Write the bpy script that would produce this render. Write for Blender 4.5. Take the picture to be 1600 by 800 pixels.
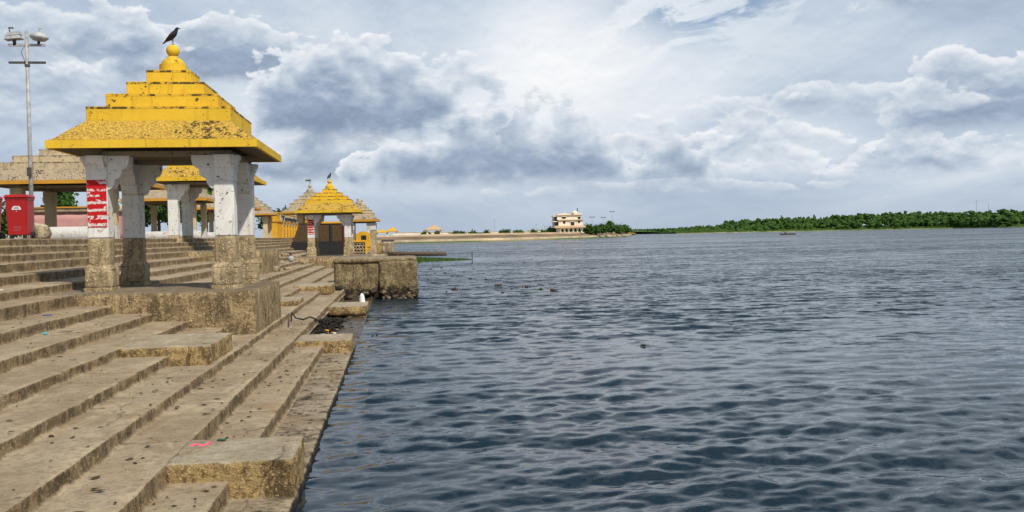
import bpy, bmesh, math, random
import numpy as np
from mathutils import Vector, Matrix, noise as mn

for o in list(bpy.data.objects): bpy.data.objects.remove(o)
scn = bpy.context.scene
C = scn.collection
R = math.radians
random.seed(7); rng = np.random.default_rng(7)

# ---------------------------------------------------------------- camera
ZC = 2.78                                   # eye height above the water (z = 0)
YAW, PITCH, ROLL = R(6.781), R(-1.2406), R(1.1171)
f_ = Vector((math.sin(YAW)*math.cos(PITCH), math.cos(YAW)*math.cos(PITCH), math.sin(PITCH)))
r0 = f_.cross(Vector((0, 0, 1))).normalized(); u0 = r0.cross(f_)
r_ = r0*math.cos(ROLL) - u0*math.sin(ROLL); u_ = u0*math.cos(ROLL) + r0*math.sin(ROLL)
cam_d = bpy.data.cameras.new('camera'); cam = bpy.data.objects.new('camera', cam_d); C.objects.link(cam)
cam_d.sensor_width = 36; cam_d.lens = 36*1500/1600; cam_d.clip_end = 20000; cam_d.clip_start = 0.1
m3 = Matrix((r_, u_, -f_)).transposed()
cam.matrix_world = Matrix.Translation((0, 0, ZC)) @ m3.to_4x4()
scn.camera = cam

# ---------------------------------------------------------------- view + sun + sky
scn.render.engine = 'CYCLES'
scn.view_settings.view_transform = 'Standard'
scn.view_settings.look = 'None'
scn.view_settings.exposure = 0.0
scn.view_settings.gamma = 1.0
scn.view_settings.use_curve_mapping = False
SUN_DIR = Vector((-1.0, 1.55, -1.95)).normalized()       # the way the light travels
sl = bpy.data.lights.new('sun', 'SUN'); sl.energy = 4.3; sl.angle = R(1.5); sl.color = (1.0, 0.93, 0.81)
sun = bpy.data.objects.new('sun', sl); C.objects.link(sun)
sun.rotation_euler = (-SUN_DIR).to_track_quat('Z', 'Y').to_euler()
sun.location = (30, -40, 60)
SUN_EL = math.asin(-SUN_DIR.z); SUN_AZ = math.atan2(-SUN_DIR.x, -SUN_DIR.y)

world = bpy.data.worlds.new('World'); scn.world = world; world.use_nodes = True
NT = world.node_tree; NT.nodes.clear()
class G:
    """small helper to write node graphs as expressions"""
    def __init__(s, nt): s.nt = nt
    def n(s, t, **k):
        d = s.nt.nodes.new(t)
        for a, b in k.items(): setattr(d, a, b)
        return d
    def put(s, inp, v):
        if isinstance(v, (int, float)): inp.default_value = v
        elif isinstance(v, (tuple, list)):
            inp.default_value = tuple(v) + ((1.0,) if len(inp.default_value) == 4 and len(v) == 3 else ())
        else: s.nt.links.new(v, inp)
    def m(s, op, a, b=0.0, c=None, clamp=False):
        d = s.n('ShaderNodeMath', operation=op, use_clamp=clamp); s.put(d.inputs[0], a); s.put(d.inputs[1], b)
        if c is not None: s.put(d.inputs[2], c)
        return d.outputs[0]
    def add(s, a, b): return s.m('ADD', a, b)
    def mul(s, a, b): return s.m('MULTIPLY', a, b)
    def sub(s, a, b): return s.m('SUBTRACT', a, b)
    def sstep(s, v, lo, hi, a=0.0, b=1.0):
        d = s.n('ShaderNodeMapRange', interpolation_type='SMOOTHSTEP')
        s.put(d.inputs[0], v); s.put(d.inputs[1], lo); s.put(d.inputs[2], hi); s.put(d.inputs[3], a); s.put(d.inputs[4], b)
        return d.outputs[0]
    def mix(s, f, a, b, mode='MIX'):
        d = s.n('ShaderNodeMix', data_type='RGBA', blend_type=mode)
        s.put(d.inputs[0], f); s.put(d.inputs[6], a); s.put(d.inputs[7], b); return d.outputs[2]
    def xyz(s, x, y, z):
        d = s.n('ShaderNodeCombineXYZ'); s.put(d.inputs[0], x); s.put(d.inputs[1], y); s.put(d.inputs[2], z); return d.outputs[0]
    def noise(s, vec, scale, detail=5.0, rough=0.55, dist=0.0):
        d = s.n('ShaderNodeTexNoise'); s.put(d.inputs['Vector'], vec)
        d.inputs['Scale'].default_value = scale; d.inputs['Detail'].default_value = detail
        d.inputs['Roughness'].default_value = rough; d.inputs['Distortion'].default_value = dist
        return d.outputs[0]
    def vscale(s, vec, sc):
        d = s.n('ShaderNodeVectorMath', operation='MULTIPLY'); s.put(d.inputs[0], vec); s.put(d.inputs[1], sc); return d.outputs[0]
    def vadd(s, vec, sc):
        d = s.n('ShaderNodeVectorMath', operation='ADD'); s.put(d.inputs[0], vec); s.put(d.inputs[1], sc); return d.outputs[0]

def build_sky():
    g = G(NT)
    sky = g.n('ShaderNodeTexSky', sky_type='NISHITA')
    sky.sun_disc = False; sky.sun_elevation = SUN_EL; sky.sun_rotation = SUN_AZ
    sky.air_density = 1.0; sky.dust_density = .4; sky.ozone_density = 3.0
    tc = g.n('ShaderNodeTexCoord'); sp = g.n('ShaderNodeSeparateXYZ'); NT.links.new(tc.outputs['Generated'], sp.inputs[0])
    x, y, z = sp.outputs
    z = g.m('MAXIMUM', z, 0.0)
    az = g.m('MULTIPLY', g.m('ARCTAN2', x, y), 57.2958)
    el = g.m('MULTIPLY', g.m('ARCSINE', z), 57.2958)
    def plane(zo, seed, ky=0.5):
        zz = g.add(g.add(z, zo), 0.11)
        return g.xyz(g.m('DIVIDE', x, zz), g.mul(g.m('DIVIDE', y, zz), ky), seed)
    def ang(de, seed, ky=1.7):         # direction in degrees, a little taller than wide so lumps lie flat
        return g.xyz(az, g.mul(g.add(el, de), ky), seed)
    big = g.noise(plane(0.0, 3.7), 1.0, 6.0, 0.5, 0.3)
    veil = g.noise(plane(0.0, 21.0, 0.3), 0.75, 7.0, 0.52, 0.4)
    puff = g.noise(ang(0., 2.), 0.20, 9.0, 0.53, 0.2); puff_up = g.noise(ang(.4, 2.), 0.20, 9.0, 0.53, 0.2)
    fine = g.noise(ang(0., 7.), 0.8, 6.0, 0.52, 0.25); fine_up = g.noise(ang(.2, 7.), 0.8, 6.0, 0.52, 0.25)
    rim = g.add(g.mul(g.sub(puff, puff_up), 1.5), g.mul(g.sub(fine, fine_up), .45))      # lit upper side of every lump
    def gauss(a, e, wa, we):
        da = g.m('DIVIDE', g.sub(az, a), wa); de = g.m('DIVIDE', g.sub(el, e), we)
        return g.m('EXPONENT', g.mul(g.add(g.mul(da, da), g.mul(de, de)), -1.0))
    b0 = g.add(g.mul(g.sub(veil, .5), 1.6), g.sstep(el, 0., 10., .30, .48))
    for a, e, wa, we, k in ((13.5, 8.0, 10., 4.2, .27), (4., 12.5, 9., 2.5, .16), (21.5, 5., 6., 2.2, .22), (29., 10., 5., 1.6, .22), (-20., 5., 9., 2.5, -.06), (28., 4.3, 9., 1.2, .12), (24., 8.5, 5., 2., .12)):
        b0 = g.add(b0, g.mul(gauss(a, e, wa, we), k))
    ramp = g.n('ShaderNodeValToRGB'); NT.links.new(g.add(b0, g.mul(rim, .35)), ramp.inputs[0])
    e = ramp.color_ramp.elements
    cols = [(0.0, (.32, .40, .53)), (0.3, (.48, .57, .695)), (0.6, (.68, .75, .83)), (1.0, (.95, .96, .975))]
    while len(e) < len(cols): e.new(0.5)
    for el_, (p, c) in zip(e, cols): el_.position = p; el_.color = (*c, 1)
    col = ramp.outputs[0]
    # heaped banks: azimuth, base elevation, half width, height, dark strength, opacity (degrees)
    banks = [(17., 2.4, 13., .9, .42, .6), (30., 3.2, 9., 2.3, .40, .75), (-13., 3.4, 9., 2.2, .45, .75), (-19., 6.6, 11., 4.6, .42, .7), (22., 3.7, 6.2, 4.4, .36, .8), (34., 5.8, 7.0, 4.4, .66, .85), (31., 12.4, 8., 3.4, .6, .8),
             (-3.5, 3.8, 10.5, 3.0, .80, .9), (9., 3.6, 14.0, 4.6, .80, .92), (24., 6.6, 9., 2.2, .4, .6), (-9.5, 9.4, 8.5, 3.8, .80, .9), (-1.5, 6.5, 8.5, 6.4, .88, .95), (-18., 10.2, 7., 3.0, .6, .75), (48., 4., 9., 5., .7, .9), (-38., 4., 10., 5., .7, .9), (62., 7., 10., 6., .6, .9), (-60., 6., 12., 6., .6, .9)]
    n_ = g.add(g.mul(g.sub(puff, .5), 2.7), g.mul(g.sub(fine, .5), .95))
    for a, e0, wa, h, dk, op in banks:
        u = g.m('DIVIDE', g.sub(az, a), wa); v = g.m('DIVIDE', g.sub(el, e0), h)
        vv = g.m('MAXIMUM', v, 0.)
        d = g.add(g.sub(g.sub(.75, g.mul(u, u)), g.mul(vv, vv)), n_)
        alpha = g.mul(g.sstep(d, 0., .15), g.sstep(g.add(v, g.mul(g.sub(fine, .5), .3)), -.22, .06))
        depth = g.sstep(d, 0., .7)
        lum = g.add(g.sub(1.0, g.mul(g.mul(depth, g.sstep(v, -.1, .95, 1., .45)), dk)), g.mul(rim, 1.5))
        r2 = g.n('ShaderNodeValToRGB'); NT.links.new(g.m('DIVIDE', lum, 1.12), r2.inputs[0]); q = r2.color_ramp.elements
        cc = [(0.0, (.225, .295, .415)), (0.33, (.32, .40, .53)), (0.66, (.51, .59, .695)), (0.92, (.72, .77, .83)), (1.12, (.90, .92, .94))]
        while len(q) < 5: q.new(.5)
        for k_, (p, c) in zip(q, cc): k_.position = p/1.12; k_.color = (*c, 1)
        col = g.mix(g.mul(alpha, op), col, r2.outputs[0])
    # a general broken cover for the rest of the sky, above what the banks reach
    hi = g.sstep(el, 15., 22.)
    r3 = g.n('ShaderNodeValToRGB'); NT.links.new(g.add(big, g.mul(rim, .2)), r3.inputs[0]); q = r3.color_ramp.elements
    q[0].position = .35; q[0].color = (.66, .72, .80, 1); q[1].position = .68; q[1].color = (.30, .37, .48, 1)
    col = g.mix(hi, col, r3.outputs[0])
    col = g.mix(g.sstep(el, 0., 4.0, .75, 0.), col, (.43, .515, .63))          # thick low air evens out the clouds near the horizon
    cloud = g.n('ShaderNodeVectorMath', operation='MULTIPLY'); NT.links.new(col, cloud.inputs[0]); cloud.inputs[1].default_value = (10, 10, 10)
    # gaps of clear blue where the cover thins
    gap = g.sstep(g.noise(plane(0.0, 33.3, 0.55), 4.5, 7.0, 0.6, 0.5), 0.44, 0.54)
    da = g.m('DIVIDE', g.sub(az, 18.5), 4.6); de = g.m('DIVIDE', g.sub(el, 13.6), 2.2)
    near = g.m('EXPONENT', g.mul(g.add(g.mul(da, da), g.mul(de, de)), -1.0))
    gap = g.mul(gap, g.m('MAXIMUM', near, g.sstep(el, 15.0, 30.0, 0.0, 0.6)))
    skyc = g.n('ShaderNodeVectorMath', operation='MULTIPLY'); NT.links.new(sky.outputs[0], skyc.inputs[0]); skyc.inputs[1].default_value = (1.0, 1.0, 1.0)
    col = g.mix(g.m('MINIMUM', g.mul(gap, 1.25), 1.0), cloud.outputs[0], skyc.outputs[0])
    bg = g.n('ShaderNodeBackground'); NT.links.new(col, bg.inputs[0]); bg.inputs[1].default_value = 0.1
    out = g.n('ShaderNodeOutputWorld'); NT.links.new(bg.outputs[0], out.inputs[0])
build_sky()

# ---------------------------------------------------------------- pixel helper (1600 x 800 photograph)
def ray(x, y): return f_ + r_*((x-800)/1500) - u_*((y-400)/1500)
def atZ(x, y, z): d = ray(x, y); return Vector((0, 0, ZC)) + d*((z-ZC)/d.z)
def atY(x, y, Y): d = ray(x, y); return Vector((0, 0, ZC)) + d*(Y/d.y)

# ---------------------------------------------------------------- materials
M = {}
def mat(name, fn, rough=0.85, spec=0.3):
    m = bpy.data.materials.new(name); m.use_nodes = True; nt = m.node_tree
    b = nt.nodes['Principled BSDF']; b.inputs['Roughness'].default_value = rough
    b.inputs['Specular IOR Level'].default_value = spec
    g = G(nt); g.b = b
    tc = g.n('ShaderNodeTexCoord'); g.obj = tc.outputs['Object']
    ge = g.n('ShaderNodeNewGeometry'); g.pos = ge.outputs['Position']; g.nrm = ge.outputs['Normal']
    oi = g.n('ShaderNodeObjectInfo'); g.rnd = oi.outputs['Random']
    fn(g); M[name] = m; return m
def setc(g, col): g.put(g.b.inputs['Base Color'], col)
def bump(g, h, strength=0.5, dist=0.02):
    d = g.n('ShaderNodeBump'); d.inputs['Strength'].default_value = strength; d.inputs['Distance'].default_value = dist
    g.put(d.inputs['Height'], h); g.nt.links.new(d.outputs[0], g.b.inputs['Normal'])

def stone_fn(top_a, top_b, side_a, side_b, stain, bs=1.0, wet=False, tide=None, tn=1.0):
    def fn(g):
        p = g.pos
        sp = g.n('ShaderNodeSeparateXYZ'); g.put(sp.inputs[0], g.nrm)
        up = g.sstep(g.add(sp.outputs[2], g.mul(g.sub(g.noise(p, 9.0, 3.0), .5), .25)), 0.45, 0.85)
        big = g.noise(p, 0.5, 6.0, 0.6, 0.3); mid = g.noise(p, 2.6, 8.0, 0.68, 0.5); fin = g.noise(p, 11.0, 7.0, 0.72, .4)
        grain = g.noise(p, 38.0, 4.0, 0.7); pit = g.noise(g.vadd(p, (7., 3., 1.)), 19.0, 5., .7, .6)
        # treads: dusty, scuffed, blotched
        top = g.mix(g.sstep(g.add(g.mul(big, .55), g.mul(mid, .45)), 0.42, 0.58), top_a, top_b)
        dust = g.noise(g.vscale(p, (1.0, .4, 1.0)), 1.5, 8.0, .68, .7)
        top = g.mix(g.sstep(dust, 0.50, 0.62, 0, .55), top, tuple(min(1., c*1.38) for c in top_a))
        top = g.mix(g.sstep(fin, .47, .63, 0., .55), top, tuple(c*.62 for c in top_b))
        top = g.mix(g.sstep(g.noise(g.vadd(p, (2., 9., 4.)), 1.1, 7., .66, .8), .53, .63, 0., .42), top, (top_b[0]*.98, top_b[1]*.80, top_b[2]*.58))
        top = g.mix(g.sstep(pit, 0.62, 0.68, 0, .8), top, tuple(c*.35 for c in top_b))
        top = g.mix(g.sstep(grain, .60, .68, 0., .5), top, tuple(min(1., c*1.6) for c in top_a))
        # risers: rough, streaked, dark with pale scars
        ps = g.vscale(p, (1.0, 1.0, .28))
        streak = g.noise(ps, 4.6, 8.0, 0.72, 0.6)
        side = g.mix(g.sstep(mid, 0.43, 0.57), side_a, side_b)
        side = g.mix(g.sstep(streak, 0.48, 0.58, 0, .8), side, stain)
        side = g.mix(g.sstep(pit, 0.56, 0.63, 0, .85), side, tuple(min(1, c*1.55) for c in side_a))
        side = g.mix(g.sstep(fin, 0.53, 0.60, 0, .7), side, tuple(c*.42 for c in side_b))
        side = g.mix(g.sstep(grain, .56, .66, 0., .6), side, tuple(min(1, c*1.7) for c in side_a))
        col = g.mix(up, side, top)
        cv = g.n('ShaderNodeTexVoronoi', feature='DISTANCE_TO_EDGE'); g.put(cv.inputs['Vector'], g.vadd(g.vscale(p, (1., .8, 1.)), g.xyz(g.mul(mid, .5), g.mul(mid, .6), 0.)))
        cv.inputs['Scale'].default_value = .75
        crack = g.mul(g.sstep(cv.outputs[0], 0.0, .010, 1., 0.), g.sstep(big, .5, .62, 0., .75))
        col = g.mix(crack, col, (.05, .04, .028))
        if tide:                              # algae-black tide mark with a ragged edge
            pz = g.n('ShaderNodeSeparateXYZ'); g.put(pz.inputs[0], p)
            zz = g.add(pz.outputs[2], g.add(g.mul(g.sub(mid, .5), -1.5*tn), g.mul(g.sub(fin, .5), -.8*tn)))
            col = g.mix(g.sstep(zz, tide*.55, tide*1.25, .93, 0.), col, (.016, .013, .008))
        setc(g, col)
        g.put(g.b.inputs['Roughness'], g.sstep(mid, .3, .7, .72, .95) if not wet else g.sstep(mid, .4, .6, .25, .55))
        h = g.add(g.mul(mid, 1.0), g.add(g.mul(fin, .8), g.add(g.mul(grain, .22), g.mul(pit, .5))))
        h = g.mul(h, g.sstep(up, 0., 1., 1.0, .42))
        bump(g, g.sub(h, g.mul(crack, .4)), 0.9*bs if bs < 1.1 else 1.0, 0.06*bs)
    return fn
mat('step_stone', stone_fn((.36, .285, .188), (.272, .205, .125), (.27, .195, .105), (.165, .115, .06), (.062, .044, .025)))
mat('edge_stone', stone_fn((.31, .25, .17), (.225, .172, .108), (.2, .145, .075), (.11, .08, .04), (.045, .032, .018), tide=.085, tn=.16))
mat('block_stone', stone_fn((.40, .335, .235), (.29, .232, .155), (.47, .33, .145), (.25, .165, .07), (.085, .058, .03), 1.5))
mat('plinth_stone', stone_fn((.23, .18, .122), (.165, .125, .08), (.42, .31, .16), (.24, .172, .088), (.085, .062, .036), 1.4))
mat('tide_stone', stone_fn((.30, .24, .16), (.2, .155, .10), (.33, .25, .13), (.20, .145, .072), (.075, .055, .032), 1.4, tide=.62))
mat('wet_stone', stone_fn((.085, .062, .036), (.05, .036, .02), (.07, .05, .03), (.04, .03, .02), (.02, .016, .01), .5, True), .3, .3)
mat('pale_stone', stone_fn((.46, .38, .265), (.33, .265, .18), (.48, .385, .25), (.30, .23, .14), (.13, .10, .065), 1.2))

def paint_fn(base, under, wear=.62, spots=.68, spot_col=(.03, .024, .012), sc=1.0, streaks=0.):
    def fn(g):
        p = g.vadd(g.vscale(g.obj, (sc, sc, sc)), g.xyz(g.mul(g.rnd, 37.), g.mul(g.rnd, 11.), 0.))
        a = g.noise(p, 1.1, 6., .6, .3); b = g.noise(p, 4.5, 8., .7, .9); c = g.noise(p, 17., 5., .65, .4)
        col = g.mix(g.sstep(a, .35, .65, 0., .75), base, tuple(x*.82 for x in base))
        col = g.mix(g.sstep(c, .35, .75, 0., .22), col, tuple(x*.6 for x in base))
        if streaks:
            s = g.noise(g.vscale(p, (5., 5., .35)), 1.6, 6., .65, .2)
            col = g.mix(g.sstep(s, .54, .72, 0., streaks), col, spot_col)
        w = g.sstep(b, wear, wear+.035)
        col = g.mix(w, col, under)
        v = g.n('ShaderNodeTexVoronoi'); g.put(v.inputs['Vector'], g.vadd(p, g.xyz(g.mul(b, .3), g.mul(c, .2), 0.))); v.inputs['Scale'].default_value = 8.5
        sz = g.mul(g.sstep(b, spots-.16, spots+.05), g.sstep(a, .4, .6, .25, 1.))
        sp = g.m('LESS_THAN', v.outputs[0], g.mul(sz, .42))
        col = g.mix(g.mul(sp, .9), col, spot_col)
        setc(g, col)
        bump(g, g.sub(g.add(g.mul(b, .4), g.mul(c, .25)), g.mul(w, .3)), .35, .03)
    return fn
YEL = (.72, .455, .03)
mat('yellow_paint', paint_fn(YEL, (.50, .32, .07), .66, .58, (.05, .035, .012), streaks=.42))
mat('yellow_old', paint_fn((.70, .37, .02), (.36, .23, .07), .69, .62, streaks=.4))
mat('orange_edge', paint_fn((.55, .27, .03), (.30, .2, .1), .62, .62))
mat('white_paint', paint_fn((.74, .725, .68), (.46, .41, .33), .595, .575, (.13, .11, .085), 1.2, .4))
mat('white_rough', paint_fn((.60, .59, .56), (.33, .29, .24), .57, .6, (.09, .08, .06), streaks=.5))
mat('cream_paint', paint_fn((.62, .50, .31), (.36, .29, .2), .64, .66, (.08, .06, .04), streaks=.4))
mat('pink_paint', paint_fn((.58, .30, .27), (.46, .36, .28), .62, .8, (.2, .15, .12)))
mat('far_cream', paint_fn((.84, .76, .60), (.66, .56, .42), .72, .8, (.3, .22, .14), .12))
mat('far_white', paint_fn((.78, .76, .7), (.6, .55, .45), .72, .8, (.3, .25, .2), .12))
mat('red_plastic', paint_fn((.40, .006, .008), (.34, .01, .012), .8, .82, (.2, .02, .02)), .38, .5)
mat('beam_plaster', paint_fn((.30, .25, .17), (.16, .12, .08), .58, .62, (.05, .04, .03), streaks=.5))
mat('weathered', paint_fn((.52, .415, .265), (.33, .265, .185), .53, .58, (.06, .048, .036), .9, .7))
def grime_fn(base):
    def fn(g):
        n = g.noise(g.vadd(g.obj, g.xyz(g.mul(g.rnd, 9.), 0., 0.)), 5., 6., .7)
        setc(g, g.mix(g.sstep(n, .46, .56), base, (.08, .055, .018)))
    return fn
mat('grime_y', grime_fn((.62, .38, .03))); mat('grime_g', grime_fn((.36, .29, .2)))
def skirt(base, dark, amt):
    def fn(g):
        p = g.vadd(g.obj, g.xyz(g.mul(g.rnd, 31.), 0., 0.))
        b = g.noise(p, 3.0, 7., .7, .5); c = g.noise(p, 20., 6., .7, .6)
        v = g.n('ShaderNodeTexVoronoi'); g.put(v.inputs['Vector'], g.vadd(p, g.xyz(g.mul(c, .16), g.mul(c, .12), g.mul(c, .1)))); v.inputs['Scale'].default_value = 13.
        col = g.mix(g.sstep(c, .44, .58, 0., .8), base, tuple(x*.45 for x in base))
        dots = g.m('LESS_THAN', v.outputs[0], g.mul(g.mul(g.sstep(b, .36, .62), g.sstep(g.noise(p, .9, 3., .5), .36, .62, .35, 1.25)), amt))
        col = g.mix(g.mul(dots, .88), col, dark)
        col = g.mix(g.sstep(b, .6, .75, 0., .5), col, dark)
        setc(g, col); bump(g, g.add(g.mul(c, .6), g.mul(v.outputs[0], .6)), .8, .05)
    return fn
mat('yellow_skirt', skirt((.60, .375, .06), (.035, .025, .01), .60))
mat('weathered_skirt', skirt((.44, .35, .235), (.05, .042, .034), .5))
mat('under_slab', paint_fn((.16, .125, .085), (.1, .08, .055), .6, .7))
mat('pillar_stone', stone_fn((.36, .285, .18), (.26, .195, .12), (.56, .44, .26), (.42, .32, .18), (.24, .175, .10), 1.6))
def plain(name, col, rough=.7, spec=.3, var=.25, sc=6.0):
    def fn(g):
        n = g.noise(g.obj, sc, 5., .6)
        setc(g, g.mix(g.sstep(n, .3, .7), tuple(c*(1-var) for c in col), tuple(min(1, c*(1+var)) for c in col)))
    return mat(name, fn, rough, spec)
plain('crow_black', (.012, .012, .014), .5, .4); plain('metal_grey', (.34, .34, .33), .5, .5); plain('metal_dark', (.07, .065, .06), .6)
plain('lamp_glass', (.38, .39, .38), .4, .5); plain('black_paint_and_shade', (.016, .016, .017), .7); plain('shaded_brown_wall', (.075, .045, .02), .85)  # the wall brown is darkened to carry the shelter's shade; black serves there too
plain('debris_black', (.018, .014, .010), .8); plain('white_plain', (.75, .75, .73), .6); plain('blue_plastic', (.03, .06, .25), .4, .5); plain('teal_plastic', (.05, .38, .5), .4, .5)
plain('pink_chalk', (.75, .12, .2), .9); plain('dry_leaf', (.06, .042, .025), .9); plain('green_leaf', (.02, .09, .05), .7)
plain('window_dark', (.02, .022, .025), .25, .5); plain('cloth_red', (.4, .03, .03), .9); plain('hose_black', (.015, .015, .016), .5)
plain('wood_old', (.11, .08, .05), .9); plain('bark', (.10, .07, .045), .95); plain('skin_leg', (.05, .04, .035), .8)
plain('navy_letter', (.012, .018, .035), .6); plain('roof_tan', (.5, .34, .2), .8); plain('sign_white', (.72, .72, .74), .5)
plain('dome_white', (.7, .66, .58), .7); plain('red_door', (.13, .015, .018), .7)
def notice_fn(g):
    p = g.obj; sp = g.n('ShaderNodeSeparateXYZ'); g.put(sp.inputs[0], p)
    wob = g.mul(g.sub(g.noise(g.vscale(p, (1., 1., .3)), 9., 4., .6), .5), .09)
    z = g.add(sp.outputs[2], wob)
    z = g.add(z, g.mul(g.sub(g.noise(g.xyz(0., 0., sp.outputs[2]), 3.5, 3.), .5), .22))
    row = g.m('FRACT', g.mul(z, 6.1))
    band = g.mul(g.sstep(row, .30, .38), g.sstep(row, .66, .80, 1., 0.))
    word = g.sstep(g.noise(g.vscale(p, (1., 1., .8)), 6., 2., .5), .40, .46)
    txt = g.sstep(g.noise(g.vscale(p, (1., 1., .6)), 22., 4., .75, .8), .40, .47)
    chip = g.sstep(g.noise(p, 6., 6., .7, .6), .61, .645)
    f = g.m('MAXIMUM', g.mul(g.mul(band, txt), word), chip)
    setc(g, g.mix(f, g.mix(g.noise(p, 5.), (.55, .008, .01), (.36, .006, .008)), (.62, .60, .57)))
mat('notice_red', notice_fn)
def leaf_fn(a, b, c):
    def fn(g):
        n = g.noise(g.pos, .9, 4.); n2 = g.noise(g.pos, .09, 3.)
        setc(g, g.mix(g.sstep(n2, .35, .65), g.mix(g.sstep(n, .35, .65), a, b), c))
    return fn
mat('foliage', leaf_fn((.028, .075, .012), (.055, .12, .02), (.035, .085, .014)), .7, .2)
mat('far_foliage', leaf_fn((.018, .05, .012), (.045, .095, .018), (.06, .115, .022)), .8, .1)
mat('reed', leaf_fn((.05, .10, .02), (.09, .15, .03), (.06, .11, .025)), .8, .1)
mat('dry_hedge', leaf_fn((.28, .18, .04), (.34, .2, .05), (.2, .17, .04)), .9, .1)
def ground_fn(g):
    a = g.noise(g.pos, .03, 5., .6); b = g.noise(g.pos, 1.2, 5., .65)
    setc(g, g.mix(g.sstep(b, .35, .65), g.mix(g.sstep(a, .4, .6), (.30, .235, .16), (.22, .175, .115)), (.17, .13, .085)))
mat('ground', ground_fn, .95, .1)
def land_fn(g):
    a = g.noise(g.pos, .012, 5., .6); b = g.noise(g.pos, .2, 4., .6)
    setc(g, g.mix(g.sstep(a, .42, .58), g.mix(b, (.10, .16, .03), (.06, .11, .02)), (.26, .22, .09)))
mat('land', land_fn, .95, .1)
def sand_fn(g):
    a = g.noise(g.pos, .04, 5., .6); setc(g, g.mix(g.sstep(a, .4, .6), (.42, .34, .2), (.12, .16, .04)))
mat('sand', sand_fn, .95, .1)
plain('bank_wall', (.42, .33, .23), .9, .2, .3, .08); plain('bank_slope', (.20, .145, .09), .95, .1, .3, .06); plain('bank_parapet', (.5, .39, .27), .9, .2, .2, .05)
def water_fn(g):
    g.b.inputs['Roughness'].default_value = .06; g.b.inputs['IOR'].default_value = 1.33
    g.b.inputs['Specular IOR Level'].default_value = .42
    n = g.noise(g.pos, .02, 3.)
    setc(g, g.mix(n, (.004, .014, .022), (.007, .019, .028)))
    sp = g.n('ShaderNodeSeparateXYZ'); g.put(sp.inputs[0], g.pos)
    far = g.sstep(sp.outputs[1], 10., 45.)
    gust = g.sstep(g.noise(g.vscale(g.pos, (.25, 1., 1.)), .05, 5., .65, .5), .38, .62, .55, 1.3)
    rip = g.sstep(g.noise(g.vscale(g.pos, (.5, 1., 1.)), .55, 5., .65, .4), .35, .65, .4, 1.5)
    def vec_noise(sc, det):
        d = g.n('ShaderNodeTexNoise'); g.put(d.inputs['Vector'], g.vscale(g.pos, (.8, 1.35, 1.))); d.inputs['Scale'].default_value = sc; d.inputs['Detail'].default_value = det; d.inputs['Roughness'].default_value = .6
        return g.vadd(d.outputs[1], (-.5, -.5, -.5))
    def vmul(v, k):
        d = g.n('ShaderNodeVectorMath', operation='SCALE'); g.put(d.inputs[0], v); g.put(d.inputs[3], k); return d.outputs[0]
    a = vmul(vec_noise(3.2, 4.), g.mul(g.mul(g.sstep(far, 0., 1., .42, 1.25), gust), rip))
    b = vmul(vec_noise(1.1, 2.), g.mul(g.sstep(far, 0., 1., .08, 1.7), g.mul(gust, rip)))
    v = g.n('ShaderNodeVectorMath', operation='ADD'); g.put(v.inputs[0], a); g.put(v.inputs[1], b)
    fl = g.n('ShaderNodeSeparateXYZ'); g.put(fl.inputs[0], v.outputs[0])
    view_lean = g.sub(0., g.m('ABSOLUTE', fl.outputs[1]))                       # far normals leaned to the viewing side, an added bias that darkens and evens reflections
    fy = g.add(g.mul(fl.outputs[1], g.sub(1., far)), g.mul(view_lean, g.mul(far, 1.25)))
    flat = g.xyz(fl.outputs[0], fy, 0.)
    n2 = g.n('ShaderNodeVectorMath', operation='ADD'); g.put(n2.inputs[0], g.nrm); g.put(n2.inputs[1], flat)
    nn = g.n('ShaderNodeVectorMath', operation='NORMALIZE'); g.put(nn.inputs[0], n2.outputs[0]); g.nt.links.new(nn.outputs[0], g.b.inputs['Normal'])
mat('water', water_fn)

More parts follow.
